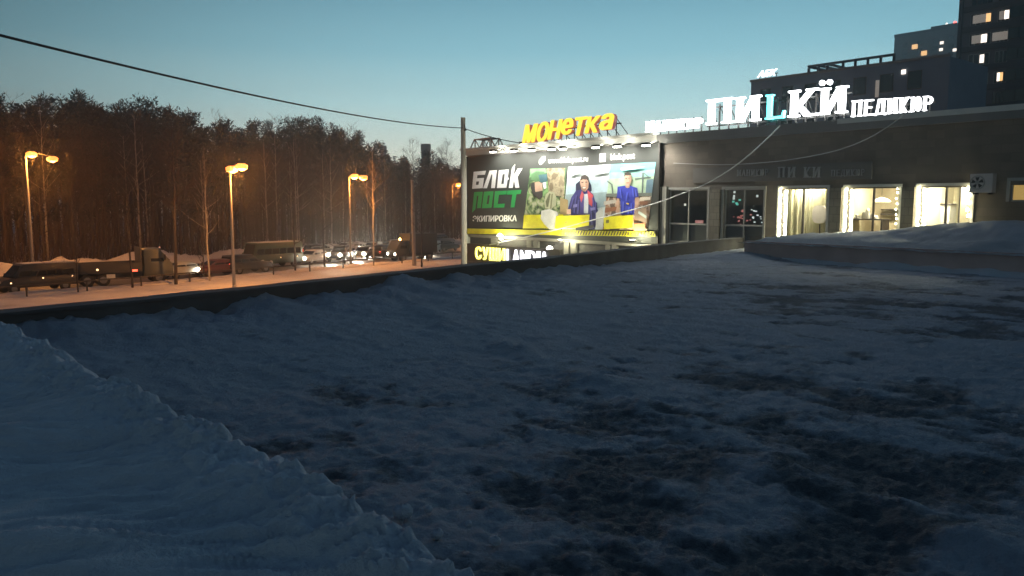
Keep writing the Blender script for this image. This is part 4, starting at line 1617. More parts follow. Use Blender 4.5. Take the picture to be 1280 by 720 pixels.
# ------------------------------------------------------------------ street lamps
def lamp_post(pb, height, heads, label, energy, hidden_base=None, lean=0.0, arms=None):
    """pb: foot; heads: list of (dx along road-ish, dz, bright)"""
    root = empty('street_lamp', pb, 0, label, 'street lamp', 'sodium lamps along the road')
    obj('pole', MB().tube([(0, 0, -.1), (0, 0, height * .5), (0, 0, height - .25)], [.13, .10, .075], 10), M['pole'], root)
    obj('collar', MB().lathe([(.15, 0), (.15, .35), (.11, .4)], (0, 0, 0)), M['steel'], root)
    for (dx, dy, dz, br) in heads:
        p = Vector((dx, dy, height + dz))
        arm = obj('arm', MB().tube([(0, 0, height - .4), (dx * .4, dy * .4, height - .08), (dx * .9, dy * .9, height + dz + .05)], .035, 6), M['steel'], root)
        hd = obj('lamp_head', MB().lathe([(.05, .16), (.16, .12), (.22, .02), (.20, .012)], p, n=10), M['dark_steel'], root)
        bulb = obj('bulb', MB().lathe([(.24, .01), (.44, -.12), (.40, -.36), (.10, -.50)], p, n=12), M['sodium' if br else 'sodium_dim'], hd)
        lp_ = bpy.data.lights.new('sodium_spill', 'POINT')
        lp_.energy, lp_.color, lp_.shadow_soft_size = energy * (.70 if br else .30), (1.0, .32, .045), .3
        lq_ = bpy.data.objects.new('sodium_spill', lp_)
        C.objects.link(lq_)
        lq_.parent = root
        lq_.location = p + Vector((0, 0, -.75))
        ld = bpy.data.lights.new('sodium_lamp', 'SPOT')
        ld.spot_size, ld.spot_blend = R(158), .25
        ld.energy = energy * (1.0 if br else .45)
        ld.color = (1.0, .41, .11)
        ld.shadow_soft_size = .2
        lo = bpy.data.objects.new('sodium_lamp', ld)
        C.objects.link(lo)
        lo.parent = root
        lo.location = p + Vector((0, 0, -.75))
    return root


def head_h(u, v, p):
    """height at which pixel (u, v) passes over the foot p"""
    return at_y(u, v, p.y).z


LE = 2000
p = at_y(41, 330, 68.0)
p.z = 0
hh = head_h(40, 190, p)
lamp_post(p, hh, [(at_y(40, 190, p.y).x - p.x - .05, 0, .02, True), (at_y(64.5, 195.5, p.y).x - p.x, 0.1, -.38, False)], 'double headed sodium lamp behind the parked van at the far left', LE)
p = at_z(293, 363)
hh = head_h(297, 205, p)
lamp_post(p, hh, [(at_y(302, 204, p.y).x - p.x, 0, .02, True), (at_y(289, 207.5, p.y).x - p.x, .1, -.15, False)], 'tall double headed sodium lamp standing nearest on the verge', LE)
p = at_z(438.5, 330)
hh = head_h(444, 218, p)
lamp_post(p, hh, [(at_y(443, 217.5, p.y).x - p.x, 0, .02, True), (at_y(454, 219.5, p.y).x - p.x, .1, -.12, False)], 'double headed sodium lamp among the trees between green minibus and billboard', LE)
p = at_z(566, 301)
hh = head_h(572, 229, p)
lamp_post(p, hh, [(at_y(573, 229.5, p.y).x - p.x, 0, .0, True)], 'single sodium lamp just left of the billboard edge', LE * 1.3)
# pole at the billboard's left edge; its lower part is lit
s0, z0 = F(579.5, 250, 1.0)
pp = P0 + EF * FS(579.5, 250, 1.3) + NF * 1.3
pole = empty('utility_pole', (pp.x, pp.y, 0), FRZ, 'grey utility pole at the left edge of the billboard carrying the cable', 'pole')
ptop = at_y(574.5, 147, pp.y)
obj('pole', MB().tube([(0, 0, -.2), (0, 0, 5), (0, 0, ptop.z)], [.20, .18, .14], 10), M['pole'], pole)
obj('bracket', MB().tube([(-.22, 0, ptop.z - .75), (.30, 0, ptop.z - .75)], .035, 6).tube([(.26, 0, ptop.z - .75), (.04, 0, ptop.z - .2)], .025, 5), M['dark_steel'], pole)
# plain concrete pole on the verge
p = at_z(518, 333)
root = empty('utility_pole', p, 0, 'plain concrete pole without lamp on the verge left of the billboard', 'pole')
h = at_y(515.5, 226, p.y).z
obj('pole', MB().tube([(0, 0, -.2), (-.05, 0, h * .5), (-.1, 0, h)], [.21, .18, .14], 10), M['pole'], root)
obj('cap', MB().lathe([(.15, 0), (.16, .05), (.06, .10)], (-.1, 0, h)), M['steel'], root)


# cables ------------------------------------------------
def sag(a, b, d, n=28):
    return [a.lerp(b, t) - Vector((0, 0, 4 * d * t * (1 - t))) for t in [i / n for i in range(n + 1)]]


pa = at_y(-40, 34, 14.0)
pt = Vector((pp.x, pp.y, at_y(577, 160, pp.y).z))
fb = P0 + EF * FS(652, 180, -1.2) - NF * 1.2
fb.z = at_y(652, 179, fb.y).z
o = obj('overhead_cable', MB().tube(sag(pa, pt, .35, 40), .027, 6), M['cable'])
tag(o, 'thick black cable crossing the sky from upper left to the utility pole', 'cable')
o = obj('overhead_cable', MB().tube(sag(pt, fb, .10, 14), .027, 6), M['cable'])
tag(o, 'short black cable from the utility pole to the yellow letter frame', 'cable')
# sagging pale cable from the roof sign along the front to the lower left
def wall_pt(u, v, off):
    s, z = F(u, v, off)
    q = P0 + EF * s + NF * off
    q.z = z
    return q
pts = [wall_pt(u, v, off) for u, v, off in ((975, 157, .35), (955, 177, .6), (930, 199, .9), (905, 217, 1.1), (880, 231, 1.2), (850, 243, 1.2), (820, 254, 1.15), (780, 265, 1.1), (730, 278, 1.0), (680, 291, .9), (640, 300, .8), (612, 306, .55))]
def smooth(pts, k=5):
    out = []
    n = len(pts)
    for i in range(n - 1):
        p0, p1, p2, p3 = pts[max(i - 1, 0)], pts[i], pts[i + 1], pts[min(i + 2, n - 1)]
        for j in range(k):
            t = j / k
            out.append(.5 * ((2 * p1) + (p2 - p0) * t + (2 * p0 - 5 * p1 + 4 * p2 - p3) * t * t + (3 * p1 - p0 - 3 * p2 + p3) * t ** 3))
    out.append(pts[-1])
    return out
o = obj('hanging_cable', MB().tube(smooth(pts), .028, 5), M['white_cable'])
tag(o, 'pale cable hanging from the teal roof letter down across the billboard', 'cable')
pts = [wall_pt(u, v, off) for u, v, off in ((1138, 137, .3), (1115, 155, .6), (1085, 173, .8), (1050, 187, .9), (1010, 196, .9), (960, 203, .8), (900, 206, .5), (842, 204, .1))]
o = obj('hanging_cable', MB().tube(smooth(pts), .018, 5), mat('thin grey cable', (.30, .30, .30), .6))
tag(o, 'thin grey cable sagging under the right end of the roof letters', 'cable')

# ------------------------------------------------------------------ guard rail
gr = empty('guard_rail', road(0, -.6), math.atan2(RE.y, RE.x), 'dark tube guard rail on short posts between the verge and the road', 'guard rail')
obj('rail', MB().tube([(x, 0, .78 + .03 * math.sin(x)) for x in np.linspace(-26, 66, 60)], .055, 6), M['rust_steel'], gr)
for i in range(24):
    x = -26 + 4.0 * i
    obj('post', MB().box(x - .05, x + .05, -.04, .04, -.1, .78), M['rust_steel'], gr)


# ------------------------------------------------------------------ vehicles
def loft(mb, rings):
    """rings: list of closed rings of equal length"""
    b = len(mb.v)
    k = len(rings[0])
    for r in rings:
        mb.v += [tuple(p) for p in r]
    for i in range(len(rings) - 1):
        for j in range(k):
            j2 = (j + 1) % k
            mb.f.append([b + i * k + j, b + i * k + j2, b + (i + 1) * k + j2, b + (i + 1) * k + j])
    mb.f.append([b + j for j in reversed(range(k))])
    mb.f.append([b + (len(rings) - 1) * k + j for j in range(k)])
    return mb


def half(profile, w, inset, name=None):
    """solid from a side profile [(x, z)], rounded towards both flanks"""
    cx = sum(p[0] for p in profile) / len(profile)
    cz = sum(p[1] for p in profile) / len(profile)

    def ring(y, k):
        return [(cx + (x - cx) * (1 - k * .6 / max(1, abs(x - cx) + .4)), y, cz + (z - cz) * (1 - k)) for x, z in profile]
    return loft(MB(), [ring(-w, inset), ring(-w * .96, inset * .35), ring(-w * .80, 0), ring(w * .80, 0), ring(w * .96, inset * .35), ring(w, inset)])


def wheel(root, x, y, r, w=.2):
    sgn = 1 if y > 0 else -1
    wh = obj('wheel', MB().lathe([(r * .62, -w / 2), (r, -w / 2 + .03), (r, w / 2 - .03), (r * .62, w / 2)], (x, y, r), 'y', 18), M['rubber'], root)
    obj('rim', MB().lathe([(r * .60, sgn * (w / 2 - .02)), (r * .55, sgn * (w / 2 + .005)), (r * .15, sgn * (w / 2 + .02)), (.02, sgn * (w / 2 + .02))], (x, y, r), 'y', 14), M['rim'], wh)


KINDS = dict(
    sedan=dict(L=4.4, W=.86, body=[(-2.2, .32), (-2.22, .70), (-2.1, .92), (-1.3, .98), (.95, .96), (1.9, .82), (2.18, .64), (2.2, .32)],
               cab=[(-1.75, .95), (-1.0, 1.42), (.15, 1.45), (1.05, .95)], wx=1.32, r=.31, hz=.68),
    hatch=dict(L=4.0, W=.84, body=[(-1.95, .32), (-2.0, .8), (-1.9, .98), (.8, .99), (1.75, .84), (1.98, .62), (2.0, .32)],
               cab=[(-1.92, .96), (-1.55, 1.46), (.1, 1.50), (.95, .98)], wx=1.25, r=.31, hz=.70),
    suv=dict(L=4.5, W=.92, body=[(-2.2, .40), (-2.25, .9), (-2.2, 1.08), (.95, 1.08), (1.95, .98), (2.2, .75), (2.2, .40)],
             cab=[(-2.2, 1.05), (-2.0, 1.68), (.1, 1.72), (.95, 1.06)], wx=1.38, r=.37, hz=.85),
    van=dict(L=5.3, W=.98, body=[(-2.6, .40), (-2.65, 1.15), (1.5, 1.18), (2.35, 1.0), (2.62, .75), (2.64, .40)],
             cab=[(-2.63, 1.14), (-2.55, 2.02), (.95, 2.06), (1.75, 1.16)], wx=1.7, r=.36, hz=.82),
    minibus=dict(L=6.0, W=1.05, body=[(-2.95, .45), (-3.0, 1.35), (2.7, 1.35), (2.98, .9), (2.98, .45)],
                 cab=[(-2.98, 1.33), (-2.9, 2.48), (2.35, 2.52), (2.74, 1.33)], wx=1.85, r=.38, hz=.80),
)


def vehicle(name, kind, paint, u, v, lane_dir, label, cat, group=None, head='off', tail='off', roof=None, turn=0.0, lift=0.0, scale=1.0, markers=False):
    K = KINDS[kind]
    p = at_z(u, v, 0)
    rz = math.atan2(RE.y, RE.x) + (0 if lane_dir > 0 else math.pi) + turn
    root = empty(name, (p.x, p.y, .02 + lift), rz, label, cat, group)
    root.scale = (scale,) * 3
    W = K['W']
    obj('body', half(K['body'], W, .10), paint, root, True)
    cab = K['cab']
    ch = half(cab, W * .90, .12)
    obj('cabin', ch, paint, root, True)
    # glazing, a little proud of the cabin
    (x0, z0), (x1, z1), (x2, z2), (x3, z3) = cab
    t = .10
    zb, zt = z0 + .07, z1 - .09
    def xs_(za, a, b):
        return a[0] + (b[0] - a[0]) * (za - a[1]) / (b[1] - a[1])
    xl0, xl1 = xs_(zb, cab[0], cab[1]) + .20, xs_(zt, cab[0], cab[1]) + .20
    xr0, xr1 = xs_(zb, cab[3], cab[2]) - .20, xs_(zt, cab[3], cab[2]) - .16
    n = 2 if kind in ('sedan', 'hatch') else 3 if kind in ('suv', 'van') else 6
    for sg in (-1, 1):
        yo, yi = sg * W * .915, sg * W * .89
        for i in range(n):
            a, b = i / n, (i + 1) / n
            g = .045
            q = [(xl0 + (xr0 - xl0) * a + g, yo, zb), (xl0 + (xr0 - xl0) * b - g, yo, zb), (xl1 + (xr1 - xl1) * b - g, yo - sg * .03, zt), (xl1 + (xr1 - xl1) * a + g, yo - sg * .03, zt)]
            obj('side_window', MB().prism(q, (0, -sg * .03, 0)), M['carglass'], root)
    wy = W * .74
    fx = .05
    q = [(xs_(zb, cab[3], cab[2]) + fx, -wy, zb), (xs_(zb, cab[3], cab[2]) + fx, wy, zb), (xs_(zt, cab[3], cab[2]) + fx, wy * .93, zt), (xs_(zt, cab[3], cab[2]) + fx, -wy * .93, zt)]
    obj('windscreen', MB().prism(q, (-.04, 0, -.01)), M['carglass'], root)
    q = [(xs_(zb, cab[0], cab[1]) - fx, -wy, zb), (xs_(zb, cab[0], cab[1]) - fx, wy, zb), (xs_(zt, cab[0], cab[1]) - fx, wy * .93, zt), (xs_(zt, cab[0], cab[1]) - fx, -wy * .93, zt)]
    obj('rear_window', MB().prism(q, (.04, 0, -.01)), M['carglass'], root)
    xf = K['body'][-1][0] + .01
    xb = K['body'][0][0] - .01
    hz = K['hz']
    for sg in (-1, 1):
        m = M['head'] if head == 'on' else M['lens_off']
        obj('headlight', MB().lathe([(.14, -.12), (.21, 0), (.19, .07), (.04, .12)], (xf - .06, sg * W * .70, hz), 'x', 12), m, root)
        if head == 'on' and sg == 1:
            ld = bpy.data.lights.new('headlight_lamp', 'SPOT')
            ld.energy, ld.color, ld.spot_size, ld.spot_blend, ld.shadow_soft_size = 2200, (1, .86, .64), R(75), .7, .12
            lo = bpy.data.objects.new('headlight_lamp', ld)
            C.objects.link(lo)
            lo.parent = root
            lo.location = (xf + .15, 0, hz + .05)
            lo.rotation_euler = (R(84), 0, R(-90))
        obj('tail_light', MB().box(xb - .03, xb + .06, sg * W * .70 - .10, sg * W * .70 + .10, hz - .02, hz + .18), M['tail'] if tail == 'on' else M['tail_off'], root)
        for x in (-K['wx'], K['wx']):
            wheel(root, x, sg * (W - .10), K['r'])
            # dark arch
    obj('bumper', MB().box(xf - .03, xf + .05, -W * .86, W * .86, .34, .50), M['black'], root)
    obj('bumper', MB().box(xb - .05, xb + .03, -W * .86, W * .86, .36, .54), M['black'], root)
    obj('number_plate', MB().box(xf + .051, xf + .06, -.26, .26, .37, .48), M['white_trim'], root)
    for sg in (-1, 1):
        mx_ = xs_(z0 + .12, cab[3], cab[2]) - .18
        obj('wing_mirror', MB().box(mx_ - .06, mx_ + .06, sg * (W + .02), sg * (W + .18), z0 + .06, z0 + .22), M['black'], root)
    if roof:
        k = MB()
        k.box(x1 + .05, x2 - .05, -W * .78, W * .78, z1 + .001, z1 + .07)
        obj('roof_snow', k, M['pile_snow'], root)
    if markers:
        for x in (-2.2, -.2, 1.9):
            for sg in (-1, 1):
                obj('side_marker', MB().lathe([(.055, 0), (.05, sg * .02), (.01, sg * .03)], (x, sg * (W + .0), 1.02 if x < 1.5 else .8), 'y', 8), M['marker'], root)
    return root


def paint(name, c, r=.35):
    return mat(name, c, r, var=.12, scale=1.5)


P_grey = paint('dark grey paint', (.035, .035, .033), .5)
P_dark = paint('black paint', (.022, .022, .024))
P_pale = paint('pale grey paint', (.36, .37, .35))
P_red = paint('dark red paint', (.10, .025, .020))
P_green = paint('green paint', (.014, .036, .014), .6)
P_white = paint('white paint', (.55, .55, .53))
P_blue = paint('dull blue paint', (.05, .065, .09))

vehicle('parked_van', 'van', P_grey, 44, 364.5, -1, 'dark grey van with a snow covered roof standing at the far left roadside', 'van', roof=True, markers=True)
G = 'cars queuing on the road'
vehicle('car', 'sedan', P_pale, 232, 347, 1, 'pale sedan just ahead of the flatbed lorry cab', 'car', G)
vehicle('car', 'sedan', P_red, 271, 344.5, -1, 'dark red oncoming sedan with headlights before the snow heap', 'car', G, head='on')
vehicle('car', 'suv', P_dark, 309, 341.5, 1, 'black car with red tail lights in front of the green minibus', 'car', G, tail='on')
vehicle('minibus', 'minibus', P_green, 341, 334.5, -1, 'dark green minibus with a row of side windows on the road', 'minibus', roof=True, markers=True)
vehicle('car', 'sedan', P_white, 391, 329.5, -1, 'pale sedan with headlights right of the green minibus', 'car', G, head='on', turn=.25)
vehicle('car', 'suv', P_blue, 427, 327, -1, 'dark car with very bright headlights second right of the minibus', 'car', G, head='on', turn=.5)
vehicle('car', 'hatch', P_grey, 456, 324, -1, 'small dark hatchback with headlights behind the third lamp post', 'car', G, head='on', turn=.5)
vehicle('car', 'sedan', P_pale, 477, 321, -1, 'pale sedan with headlights in the middle of the far queue', 'car', G, head='on', turn=.5)
vehicle('car', 'hatch', P_dark, 482, 322.5, 1, 'dark hatchback with red tail lights below the far headlights', 'car', G, tail='on', turn=.2)
vehicle('car', 'suv', P_white, 496, 317, -1, 'pale tall car with bright lamps beside the dark box lorry', 'car', G, head='on', turn=.5)
vehicle('car', 'sedan', P_red, 502, 320, 1, 'dark red sedan with tail lights beside the dark box lorry', 'car', G, tail='on', turn=.1)
PG = 'cars parked past the road bend'
vehicle('car', 'sedan', P_dark, 534, 308.5, 1, 'dark sedan parked in the second row left of the billboard', 'car', PG, roof=True)
vehicle('car', 'suv', P_blue, 551, 307, 1, 'dark blue tall car parked nearest the billboard edge', 'car', PG, roof=True)
vehicle('car', 'hatch', P_pale, 540, 316, -1, 'pale hatchback with headlights on the bend before the lit snow', 'car', G, head='on', turn=.5)
vehicle('car', 'sedan', P_grey, 556, 314, 1, 'grey sedan with tail lights nearest the billboard on the bend', 'car', G, tail='on', turn=.1)
vehicle('car', 'hatch', P_dark, 400, 321, 1, 'black hatchback half hidden behind the pale sedan by the minibus', 'car', G, tail='on')
vehicle('car', 'sedan', P_pale, 440, 317, 1, 'pale sedan in the far lane behind the third lamp post', 'car', G, tail='on')


vehicle('car', 'hatch', P_pale, 466, 317.5, -1, 'pale hatchback with headlights in the second row of the far queue', 'car', G, head='on', turn=.5)
vehicle('car', 'sedan', P_dark, 487, 315, -1, 'dark sedan with headlights farthest back in the queue', 'car', G, head='on', turn=.5)


def flatbed():
    p0, p1 = at_z(96, 358.5), at_z(212, 352)
    d = (p1 - p0)
    L = d.length
    root = empty('flatbed_lorry', (p0.x, p0.y, .02), math.atan2(d.y, d.x), 'long dark flatbed lorry with pale cab and amber side lamps beside the van', 'lorry')
    H = 1.0
    obj('bed', MB().box(-1.0, L - 2.2, -1.2, 1.2, H, H + .22), M['dark_steel'], root)
    obj('side_board', MB().box(-1.0, L - 2.3, -1.24, -1.19, H + .221, H + .75).box(-1.0, L - 2.3, 1.19, 1.24, H + .221, H + .75).box(L - 2.29, L - 2.22, -1.2, 1.2, H + .221, H + 1.9), paint('dark board paint', (.05, .045, .04), .6), root)
    obj('chassis', MB().box(-.9, L, -.45, .45, .55, H - .001), M['black'], root)
    cabp = [(L - 2.05, .62), (L - 2.05, 2.75), (L - .9, 2.80), (L - .15, 1.75), (L + .05, 1.55), (L + .10, .62)]
    obj('cab', half(cabp, 1.15, .06), paint('pale green cab paint', (.09, .10, .085), .55), root, True)
    for sg in (-1, 1):
        obj('side_window', MB().prism([(L - 1.55, sg * 1.16, 1.75), (L - .55, sg * 1.16, 1.75), (L - 1.0, sg * 1.13, 2.5), (L - 1.55, sg * 1.13, 2.5)], (0, -sg * .03, 0)), M['carglass'], root)
        obj('headlight', MB().lathe([(.13, 0), (.12, .06), (.02, .08)], (L + .08, sg * .85, .95), 'x', 10), M['lens_off'], root)
        for x in (.6, 1.7, L - 1.0):
            wheel(root, x, sg * .98, .48, .30)
        obj('mirror', MB().box(L - .6, L - .5, sg * 1.2, sg * 1.42, 1.85, 2.3), M['black'], root)
        for x in (1.3,):
            obj('side_marker', MB().lathe([(.08, 0), (.07, sg * .02), (.01, sg * .03)], (x, sg * 1.242, H + .30), 'y', 8), M['marker'], root)
        obj('tail_light', MB().box(3.6, 4.1, sg * 1.245, sg * 1.26, H + .05, H + .20), M['tail'], root)
    obj('windscreen', MB().prism([(L - .10, -1.0, 1.80), (L - .10, 1.0, 1.80), (L - .78, .95, 2.62), (L - .78, -.95, 2.62)], (-.02, 0, -.03)), M['carglass'], root)
    obj('side_plate', MB().box(1.9, 2.5, -1.28, -1.262, .62, .92), M['white_trim'], root)
    obj('roof_marker', MB().lathe([(.06, 0), (.07, .05), (.02, .10)], (L - .8, -.8, 2.80), n=8), emit('dim red marker', (1, .35, .2), 1.0), root)
    obj('mudguard', MB().box(.0, 2.3, -1.18, -.8, .99, .995).box(.0, 2.3, .8, 1.18, .99, .995), M['black'], root)


flatbed()


def box_lorry():
    p = at_z(517, 326)
    root = empty('box_lorry', (p.x, p.y, .02), math.atan2(RE.y, RE.x) + 2.9, 'dark box lorry with an orange beacon beside the concrete pole', 'lorry')
    obj('box', MB().box(-2.4, 1.1, -1.1, 1.1, .9, 3.0), paint('dark box paint', (.045, .045, .042), .6), root)
    obj('chassis', MB().box(-2.3, 2.6, -.4, .4, .5, .899), M['black'], root)
    obj('cab', half([(1.2, .55), (1.2, 2.3), (2.2, 2.3), (2.75, 1.4), (2.8, .55)], 1.0, .06), P_grey, root, True)
    obj('windscreen', MB().prism([(2.60, -.85, 1.45), (2.60, .85, 1.45), (2.25, .8, 2.15), (2.25, -.8, 2.15)], (.03, 0, .02)), M['carglass'], root)
    for sg in (-1, 1):
        for x in (-1.5, 1.9):
            wheel(root, x, sg * .86, .42, .26)
        obj('headlight', MB().lathe([(.13, 0), (.15, .05), (.02, .08)], (2.78, sg * .75, .85), 'x', 10), M['head'], root)
        obj('tail_light', MB().box(-2.44, -2.40, sg * .85 - .12, sg * .85 + .12, .95, 1.15), M['tail'], root)
        obj('side_window', MB().prism([(1.45, sg * 1.01, 1.45), (2.3, sg * 1.01, 1.45), (2.05, sg * .99, 2.1), (1.45, sg * .99, 2.1)], (0, -sg * .03, 0)), M['carglass'], root)
    obj('beacon', MB().lathe([(.10, 0), (.12, .08), (.08, .2), (.02, .24)], (1.7, 0, 2.30), n=10), M['beacon'], root)


box_lorry()

# ------------------------------------------------------------------ trees
def branch(mb, tw, p, d, L, r, depth, rd, seg=4, up=.15):
    pts, rad = [p.copy()], [r]
    d = d.normalized()
    for i in range(seg):
        d = (d + Vector((rd.uniform(-.16, .16), rd.uniform(-.16, .16), rd.uniform(-.05, .12) + up * .35))).normalized()
        p = p + d * (L / seg)
        pts.append(p.copy())
        rad.append(max(.006, r * (1 - .8 * (i + 1) / seg)))
    (mb if depth > 1 else tw).tube(pts, rad, 5 if depth > 1 else 3, cap=False)
    if depth <= 0:
        return
    k = rd.randint(4, 6)
    for j in range(k):
        t = rd.uniform(.25, 1.0)
        i = min(seg - 1, int(t * seg))
        q = pts[i].lerp(pts[i + 1], t * seg - i)
        a = rd.uniform(0, 2 * math.pi)
        dd = (d * .8 + Vector((math.cos(a), math.sin(a), rd.uniform(-.1, .5))) * .85).normalized()
        branch(mb, tw, q, dd, L * rd.uniform(.38, .60), rad[i] * .5, depth - 1, rd, 3, up)


def bare_tree(seed, H, r, first=.3, spread=.32, nb=17, bark='bark', depth=1, wob=.25):
    rd = random.Random(seed)
    root = empty('bare_tree', (0, 0, 0))
    pts, rad = [], []
    x = y = 0
    n = 10
    for i in range(n + 1):
        t = i / n
        pts.append(Vector((x, y, H * t - (.3 if i == 0 else 0))))
        rad.append(max(.012, r * (1 - t) ** .8))
        x += rd.uniform(-wob, wob) * H / 60
        y += rd.uniform(-wob, wob) * H / 60
    mb, tw = MB(), MB()
    mb.tube(pts, rad, 7, cap=False)
    for j in range(nb):
        t = first + (1 - first) * (j + rd.random()) / nb * .97
        i = min(n - 1, int(t * n))
        q = pts[i].lerp(pts[i + 1], t * n - i)
        a = j * 2.4 + rd.uniform(-.5, .5)
        el = rd.uniform(.25, .85) + .5 * t
        d = Vector((math.cos(a) * math.cos(el), math.sin(a) * math.cos(el), math.sin(el)))
        branch(mb, tw, q, d, H * spread * (1.15 - t) * rd.uniform(.7, 1.1) + .5, rad[i] * .45, depth + 1, rd)
    obj('trunk', mb, M[bark], root)
    obj('crown', tw, M['twig'], root)
    return root


def pine(seed, H, r, base=.5, dens=1.0, wide=.17):
    rd = random.Random(seed)
    root = empty('pine_tree', (0, 0, 0))
    mb, lf = MB(), MB()
    pts = [Vector((rd.uniform(-.15, .15) * i / 4, rd.uniform(-.15, .15) * i / 4, H * i / 8 - (.3 if i == 0 else 0))) for i in range(9)]
    mb.tube(pts, [max(.02, r * (1 - .92 * i / 8)) for i in range(9)], 7, cap=False)
    limbs = int(26 * dens)
    for j in range(limbs):
        t = base + (1 - base) * ((j + rd.random()) / limbs)
        zz = H * t
        i = min(7, int(t * 8))
        q = pts[i].lerp(pts[i + 1], t * 8 - i)
        a = j * 2.4 + rd.uniform(-.6, .6)
        k = (t - base) / (1 - base)
        L = H * wide * (1.0 - .72 * k ** 1.5) * rd.uniform(.55, 1.2)
        el = rd.uniform(-.1, .45) + .5 * k
        d = Vector((math.cos(a) * math.cos(el), math.sin(a) * math.cos(el), math.sin(el)))
        e = q + d * L
        mb.tube([q, q + d * L * .5 + Vector((0, 0, .06 * L)), e], [.05, .035, .012], 4, cap=False)
        for c in range(rd.randint(2, 4)):
            f = rd.uniform(.45, 1.08)
            cc = q + d * L * f + Vector((rd.gauss(0, .22), rd.gauss(0, .22), rd.gauss(.1, .16)))
            R_ = rd.uniform(.38, .75) * H / 15
            for m in range(26):
                v = Vector((rd.gauss(0, 1), rd.gauss(0, 1), rd.gauss(0, .7)))
                v = v.normalized() * R_ * rd.uniform(.25, 1.1)
                c0 = cc + v
                ax = (v.normalized() + Vector((rd.uniform(-.6, .6), rd.uniform(-.6, .6), rd.uniform(0, .8)))).normalized()
                sd = ax.cross(Vector((rd.uniform(-1, 1), rd.uniform(-1, 1), rd.uniform(-1, 1)))).normalized()
                l_, w_ = rd.uniform(.16, .32), rd.uniform(.035, .08)
                lf.poly([c0 - sd * w_, c0 + sd * w_, c0 + ax * l_ + sd * w_ * .4, c0 + ax * l_ - sd * w_ * .4])
    for j in range(5):          # dead snags under the crown
        zz = H * rd.uniform(.2, base)
        a = rd.uniform(0, 6.28)
        q = Vector((0, 0, zz))
        mb.tube([q, q + Vector((math.cos(a), math.sin(a), .2)) * rd.uniform(.5, 1.4)], [.03, .008], 3, cap=False)
    obj('trunk', mb, M['pine_bark'], root)
    obj('crown', lf, M['needles'], root)
    return root


protos = {
    'pine': [pine(1, 15, .17, .45, 1.1), pine(2, 16, .18, .52, 1.0, .15), pine(3, 14, .16, .36, 1.25, .19), pine(4, 12, .13, .25, 1.3, .18)],
    'bare': [bare_tree(5, 13, .13), bare_tree(6, 12, .11, .22, .36, 18), bare_tree(7, 14, .14, .35, .28, 17), bare_tree(8, 9, .08, .15, .42, 15)],
    'birch': [bare_tree(9, 13, .10, .35, .26, 15, 'birch_bark'), bare_tree(10, 12, .09, .4, .24, 14, 'birch_bark')],
}
used = {id(o): False for l in protos.values() for o in l}
LABELS = {'pine': 'dark pine with a bare lower trunk in the wood behind the road', 'bare': 'leafless dark tree in the wood behind the road', 'birch': 'leafless tree with a pale orange lit trunk at the wood edge'}
GROUPS = {'pine': 'pines of the roadside wood', 'bare': 'leafless trees of the roadside wood', 'birch': 'pale trunked trees at the wood edge'}
CATS = {'pine': 'pine', 'bare': 'tree', 'birch': 'tree'}


def plant(kind, p, h_scale, rd, label=None, group=None, idx=None, lean=(0, 0)):
    src = protos[kind][idx if idx is not None else rd.randrange(len(protos[kind]))]
    if used[id(src)]:
        o = copy_tree(src)
    else:
        o = src
        used[id(src)] = True
    o.name = {'pine': 'pine_tree', 'bare': 'bare_tree', 'birch': 'birch_tree'}[kind]
    o.location = p
    o.rotation_euler = (lean[0], lean[1], rd.uniform(0, 6.28))
    o.scale = (h_scale * rd.uniform(.9, 1.15), h_scale * rd.uniform(.9, 1.15), h_scale)
    return tag(o, label or LABELS[kind], CATS[kind], group or GROUPS[kind])


rd = random.Random(77)


def in_view(p):
    d = Vector((p.x, p.y, 0))
    u = 640 + FPX * p.x / max(1, p.y * math.cos(R(PITCH)))
    return -260 < u < 640


taken = []


def free(p, r):
    return all((p.x - q.x) ** 2 + (p.y - q.y) ** 2 > r * r for q in taken)


SKY = [(-400, 112), (-80, 118), (0, 124), (20, 132), (50, 128), (90, 124), (130, 140), (180, 135), (230, 152), (300, 158), (350, 160), (385, 160), (440, 172), (470, 182), (510, 196), (560, 205), (640, 206)]


def skyline(u):
    for (a, b), (c, d) in zip(SKY[:-1], SKY[1:]):
        if a <= u <= c:
            return b + (d - b) * (u - a) / (c - a)
    return 205


HT = {'pine': (15, 16, 14, 12), 'bare': (13, 12, 14, 9), 'birch': (13, 12)}
count = 0
for (n0, n1, num, mix, rmin) in ((22.5, 27, 86, (('birch', .35), ('bare', 1.0)), 1.2), (26, 36, 98, (('bare', .62), ('pine', 1.0)), 1.6), (36, 64, 132, (('bare', .35), ('pine', 1.0)), 2.0)):
    made = tries = 0
    while made < num and tries < 4000:
        tries += 1
        p = road(rd.uniform(-95, 170), rd.uniform(n0, n1))
        if not in_view(p) or not free(p, rmin):
            continue
        x = rd.random()
        kind = next(k for k, f in mix if x <= f)
        u = 640 + FPX * p.x / p.y
        sk = skyline(u) + rd.uniform(-6, 26) + (rd.uniform(5, 30) if kind != 'pine' else 0)
        h = CZ + (252 - sk) / FPX * p.y
        h = max(5.0, min(h, 25))
        idx = rd.randrange(len(protos[kind]))
        plant(kind, p, h / HT[kind][idx], rd, idx=idx)
        taken.append(p)
        made += 1
        count += 1
print('forest trees', count)

